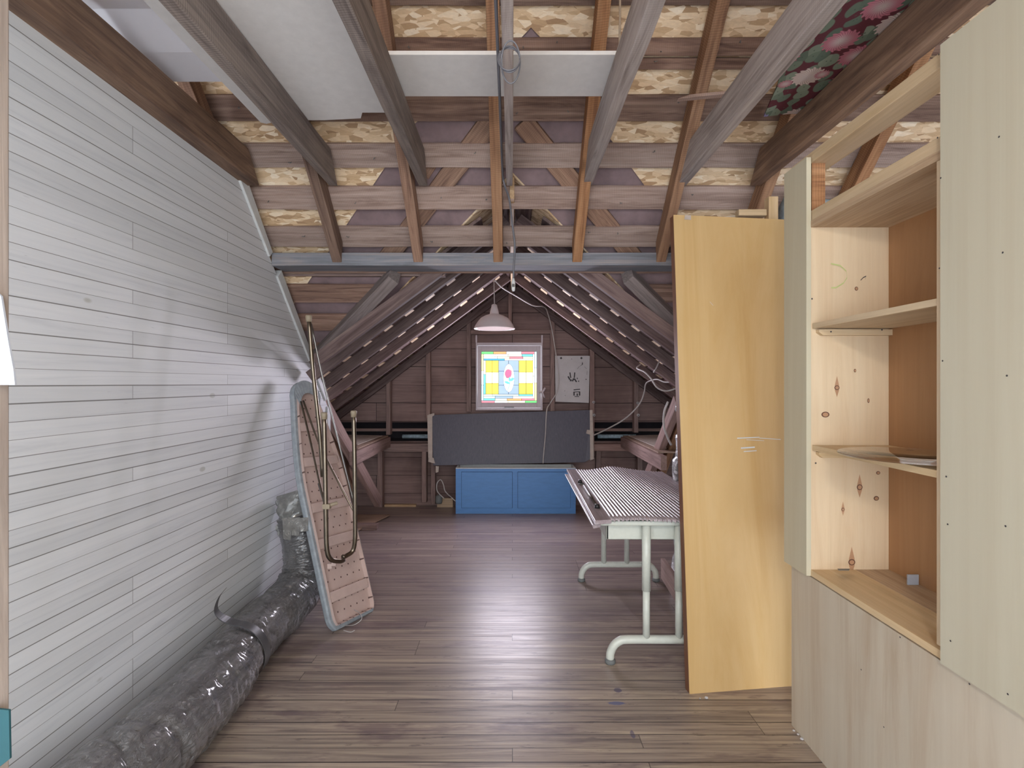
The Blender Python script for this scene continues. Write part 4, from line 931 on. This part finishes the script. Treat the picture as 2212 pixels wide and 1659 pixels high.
b = MB(); b.prism([P(1809, 1229.5, 1.70), P(1836, 1229.5, 1.70), P(1834, 1233, 1.66), P(1812, 1233, 1.66)], (0, 0, .001)); tag(b.build('metal_strip', M['rubber']), 'small grey metal strip on the lowest shelf board', 'metal strip')

# ------------------------------------------------------------------ insulated duct along the white wall
dd = thing('insulated_duct', (-1.1, 2.0, 0), 'fat grey plastic wrapped insulation duct lying on the floor along the white wall', 'duct')
pts = [Vector(p) for p in ((-1.165, .75, .16), (-1.16, 1.05, .14), (-1.14, 1.30, .13), (-1.11, 1.55, .128), (-1.11, 1.85, .128), (-1.145, 2.10, .128), (-1.155, 2.34, .128), (-1.14, 2.52, .132), (-1.13, 2.68, .17), (-1.135, 2.76, .28), (-1.16, 2.78, .40), (-1.19, 2.78, .53))]
rad = [.13, .13, .128, .13, .128, .118, .118, .118, .118, .108, .106, .10]
def ductfn(k, th, p, d):
    c, n_ = math.cos(th), math.sin(th); u = k*.012
    w = .05*noise.noise(Vector((c*.9, n_*.9, u*6)))
    q = Vector((c*1.1+3, n_*1.1, u*26+.8*math.sin(th*2+u*9)))
    w -= .085*max(0, .32-abs(noise.noise(q)))/.32*max(0, .35+noise.noise(Vector((c, n_+7, u*7))))
    q = Vector((c*2.4+9, n_*2.4, u*60+1.5*math.sin(th+u*5)))
    w -= .035*max(0, .3-abs(noise.noise(q)))/.3
    pinch = -.13*math.exp(-((p.y-2.11)/.022)**2)-.07*math.exp(-((p.y-1.50-.03*c)/.016)**2)*(1 if d.z > 0 else .2)-.06*math.exp(-((p.y-1.42+.05*c)/.014)**2)
    return 1.02+w+pinch
b = MB(); b.tube(pts, rad, 96, smooth=34, fn=ductfn); b.build('duct_body', M['duct'], dd, smooth=True)
b = MB(); b.tube([Vector((-1.17, 2.79, .42)), Vector((-1.19, 2.79, .50)), Vector((-1.195, 2.80, .60)), Vector((-1.205, 2.81, .64))], [.09, .10, .10, .09], 28, smooth=8, fn=crinkle(.35, 7)); b.build('foil_elbow', M['silver'], dd, smooth=True)
b = MB(); 
for k in range(3): b.prism([P(610+18*k, 1120, 2.62), P(630+18*k, 1118, 2.62), P(628+18*k, 1168-10*k, 2.60), P(612+18*k, 1165-8*k, 2.60)], (0, .004, 0))
b.build('tape_flap', M['silver'], dd)
b = MB(); rb = []
# strap around the duct with a curled free tail
for t in range(15):
    a_ = math.radians(-60+t*10.5); rb.append(Vector((-1.145+math.cos(a_)*.122, 2.11-.02*math.sin(a_), .128+math.sin(a_)*.13)))
tail = [Vector((-1.172, 2.08, .275)), Vector((-1.195, 2.06, .305)), Vector((-1.207, 2.055, .335)), Vector((-1.202, 2.07, .375)), Vector((-1.19, 2.10, .40))]
path = catmull(rb+tail, 4)
for k in range(len(path)-1):
    w_ = .022 if k < len(path)-16 else .022*max(.15, (len(path)-k)/16); w2 = .022 if k+1 < len(path)-16 else .022*max(.15, (len(path)-k-1)/16)
    b.hexa([path[k]+Vector((0, -w_, 0)), path[k]+Vector((0, w_, 0)), path[k+1]+Vector((0, w2, 0)), path[k+1]+Vector((0, -w2, 0))]+[q+Vector((.002, 0, .003)) for q in (path[k]+Vector((0, -w_, 0)), path[k]+Vector((0, w_, 0)), path[k+1]+Vector((0, w2, 0)), path[k+1]+Vector((0, -w2, 0)))])
b.build('strap', plain('dark_plastic_strap', (.075, .075, .08), .35, spec=.6), dd)

# ------------------------------------------------------------------ ironing board
BLp = P(718, 1372, 2.52); NOSE = P(650, 826, 2.93)
e = Vector((.42, .90, 0)).normalized(); bc0 = Vector((BLp.x, BLp.y, 0))+e*.15
a = (NOSE-bc0).normalized(); Lb_ = (NOSE-bc0).length
e = (e-a*e.dot(a)).normalized(); nn = e.cross(a).normalized()
ib = thing('ironing_board', bc0, 'folded ironing board with grey cover and pink metal underside leaning on the white wall', 'ironing board')
mx = Matrix(((e.x, a.x, nn.x, bc0.x), (e.y, a.y, nn.y, bc0.y), (e.z, a.z, nn.z, bc0.z), (0, 0, 0, 1)))
if nn.x < 0: print('board normal flipped')
def hw(v):                                      # half width along the board
    t = v/Lb_
    if t < .05: return .165*math.sqrt(max(.0, 1-((.05-t)/.05)**2*.35))
    if t < .55: return .165
    w = .165-.075*((t-.55)/.37)**1.4 if t < .92 else .09*math.sqrt(max(0, 1-((t-.92)/.08)**2))
    return w
def outline(ins, n=40):
    vs = [ins+(Lb_-2*ins)*(.5-.5*math.cos(math.pi*k/n)) for k in range(n+1)]
    r = [(max(.004, hw(v)-ins), v) for v in vs]
    return [Vector((w, v, 0)) for w, v in r]+[Vector((-w, v, 0)) for w, v in reversed(r)]
def shell(o1, z1_, o2, z2_, b, mi=0):
    i = len(b.v); n = len(o1); b.v += [Vector((p.x, p.y, z1_)) for p in o1]+[Vector((p.x, p.y, z2_)) for p in o2]
    for k in range(n): j = (k+1) % n; b.f.append([i+k, i+j, i+n+j, i+n+k]); b.m.append(mi)
def addpart(b, nm, m, smooth=False, bevel=0):
    o = b.build(nm, m, parent=None, smooth=smooth, bevel=bevel); o.parent = ib
    o.matrix_parent_inverse = Matrix.Translation(-Vector(ib.location)); o.matrix_basis = mx
    return o
O0, O1, O2, O3 = outline(0), outline(.006), outline(.022), outline(.03)
b = MB(); b.face([p+Vector((0, 0, -.022)) for p in O1]); shell(O1, -.022, O0, -.012, b); shell(O0, -.012, O0, .008, b); shell(O0, .008, O1, .016, b); shell(O1, .016, O2, .014, b)
# gathered hood over the nose
n_ = 24
hood = []
for k in range(n_+1):
    t = math.pi*k/n_; hood.append((Vector((math.cos(t)*.092, Lb_-.10+math.sin(t)*.098, .0325)), Vector((math.cos(t)*.066, Lb_-.165+math.sin(t)*.085, .034+.003*(k % 2)))))
for (p_, q_), (r_, s_) in zip(hood, hood[1:]): b.face([p_, r_, s_, q_])
addpart(b, 'cover', M['cover'], smooth=True)
b = MB(); b.face(O2 and [p+Vector((0, 0, .004)) for p in O2]); shell(O2, .004, O2, .030, b); shell(O2, .030, outline(.025), .030, b); shell(outline(.025), .030, outline(.027), .005, b)
addpart(b, 'metal_pan', M['pinkpan'])
for v_ in (.16, .43, .62, .87, 1.07):
    w_ = hw(v_)-.03; b = MB(); b.box((-w_, v_-.026, .004), (w_, v_+.026, .026)); addpart(b, 'rib', M['pink'], bevel=.005)
def lp(x, y, z): return mx @ Vector((x, y, z))
def tubes(nm, pts, r, m, sm=5, n=12):
    b = MB(); b.tube(pts, r, n, smooth=sm); return b.build(nm, m, ib, smooth=True)
YA = 2.47; YBB = 2.62
tubes('leg', [P(700, 897, YA), P(702, 1000, YA), P(704, 1120, YA), P(706, 1185, YA), P(714, 1208, YA+.01), P(733, 1213, YA+.05), P(742, 1211, YA+.08)], .0115, M['chrome'])
tubes('leg', [P(764, 893, YBB), P(766, 1000, YBB), P(767, 1120, YBB), P(767, 1165, YBB), P(762, 1190, YBB), P(748, 1201, YBB-.03), P(740, 1204, YBB-.05)], .0115, M['chrome'])
tubes('leg', [P(667, 686, 2.55), P(676, 800, 2.55), P(690, 930, 2.56), P(697, 1030, 2.58)], .0105, M['chrome'])
for p_ in (P(700, 893, YA), P(764, 889, YBB), P(667, 683, 2.55)):
    b = MB(); b.tube([p_+Vector((0, 0, .004)), p_+Vector((0, 0, -.002)), p_+Vector((0, 0, -.03))], [.0135, .0165, .0135], 14); b.build('leg_cap', M['cap'], ib, smooth=True)
tubes('brace_rod', [P(672, 700, 2.57), P(700, 830, 2.58), P(735, 970, 2.6), P(768, 1100, 2.63)], .005, M['steel'])
tubes('brace_rod', [P(655, 866, 2.8), P(690, 960, 2.72), P(730, 1040, 2.66), P(766, 1108, 2.63)], .0055, M['chrome'])
tubes('brace_rod', [P(650, 868, 2.8), P(672, 960, 2.68), P(692, 1050, 2.56), P(704, 1095, 2.49)], .0055, M['chrome'])
tubes('brace_rod', [P(688, 1045, 2.6), P(697, 1075, 2.55), P(704, 1098, 2.5)], .005, M['steel'])
b = MB(); c_ = P(706, 1094, YA); b.box(c_+Vector((-.018, -.014, -.012)), c_+Vector((.018, .014, .012))); b.tube([c_+Vector((.015, 0, .005)), c_+Vector((.045, .02, .012))], .009, 8); b.build('leg_clip', M['cap'], ib, bevel=.002)
for (px, py) in ((713, 1222), (742, 1210), (722, 1216)):
    c_ = P(px, py, 2.6); b = MB(); b.box(c_+Vector((-.012, -.01, -.014)), c_+Vector((.012, .01, .012))); b.build('hinge_bracket', M['pink'], ib, bevel=.002)
tubes('drawstring', [P(745, 1352, 2.56), P(765, 1350, 2.5), P(781, 1338, 2.5), P(777, 1325, 2.55), P(765, 1318, 2.62)], .002, M['cord'], 6, 6)
tubes('drawstring', [P(742, 1362, 2.5), P(757, 1366, 2.49), P(766, 1362, 2.5)], .002, M['cord'], 6, 6)

# ------------------------------------------------------------------ edge of the doorway close to the camera
b = MB(); b.box((-.54, .494, 0), (-.5035, .506, 2.4))
struct('trim_5', b, wood('door_casing_wood', (.42, .35, .31), (.30, .24, .21), axis='z', vary=0), None, bevel=.002)
b = MB(); Yc = .49
pf = [(-40, 600), (2, 640), (10, 690), (18, 740), (29, 800), (32, 832), (-40, 832)]
b.prism([P(x, y, Yc) for x, y in pf], (0, .002, 0)); tag(b.build('hanging_cloth', M['cloth']), 'blurred white cloth corner hanging at the left edge of the view', 'cloth')
b = MB(); b.prism([P(-30, 1530, Yc), P(19, 1535, Yc), P(21, 1640, Yc), P(-30, 1680, Yc)], (0, .002, 0)); tag(b.build('teal_cloth', M['teal']), 'dark teal cloth scrap at the lower left edge of the view', 'cloth')
# debris on the floor
for k, (px, py, s_) in enumerate(((1732, 1598, 4), (1715, 1580, 3), (1526, 1509, 4), (1512, 1510, 2), (1724, 1588, 3))):
    c_ = P(px, py, F*H/(py-CY)); r_ = s_*c_.y/F; b = MB()
    b.lathe([(0, 0), (r_, .002), (r_*.7, r_*.9), (0, r_*1.1)], (c_.x, c_.y, 0), 7)
    tag(b.build('plaster_crumb', M['paper']), ['largest white crumb on the floor by the cabinet base', 'white crumb at the corner of the cabinet base', 'white crumb in front of the varnished door', 'tiny white crumb in front of the varnished door', 'middle white crumb by the cabinet base'][k], 'crumb', 'white crumbs on the floor')
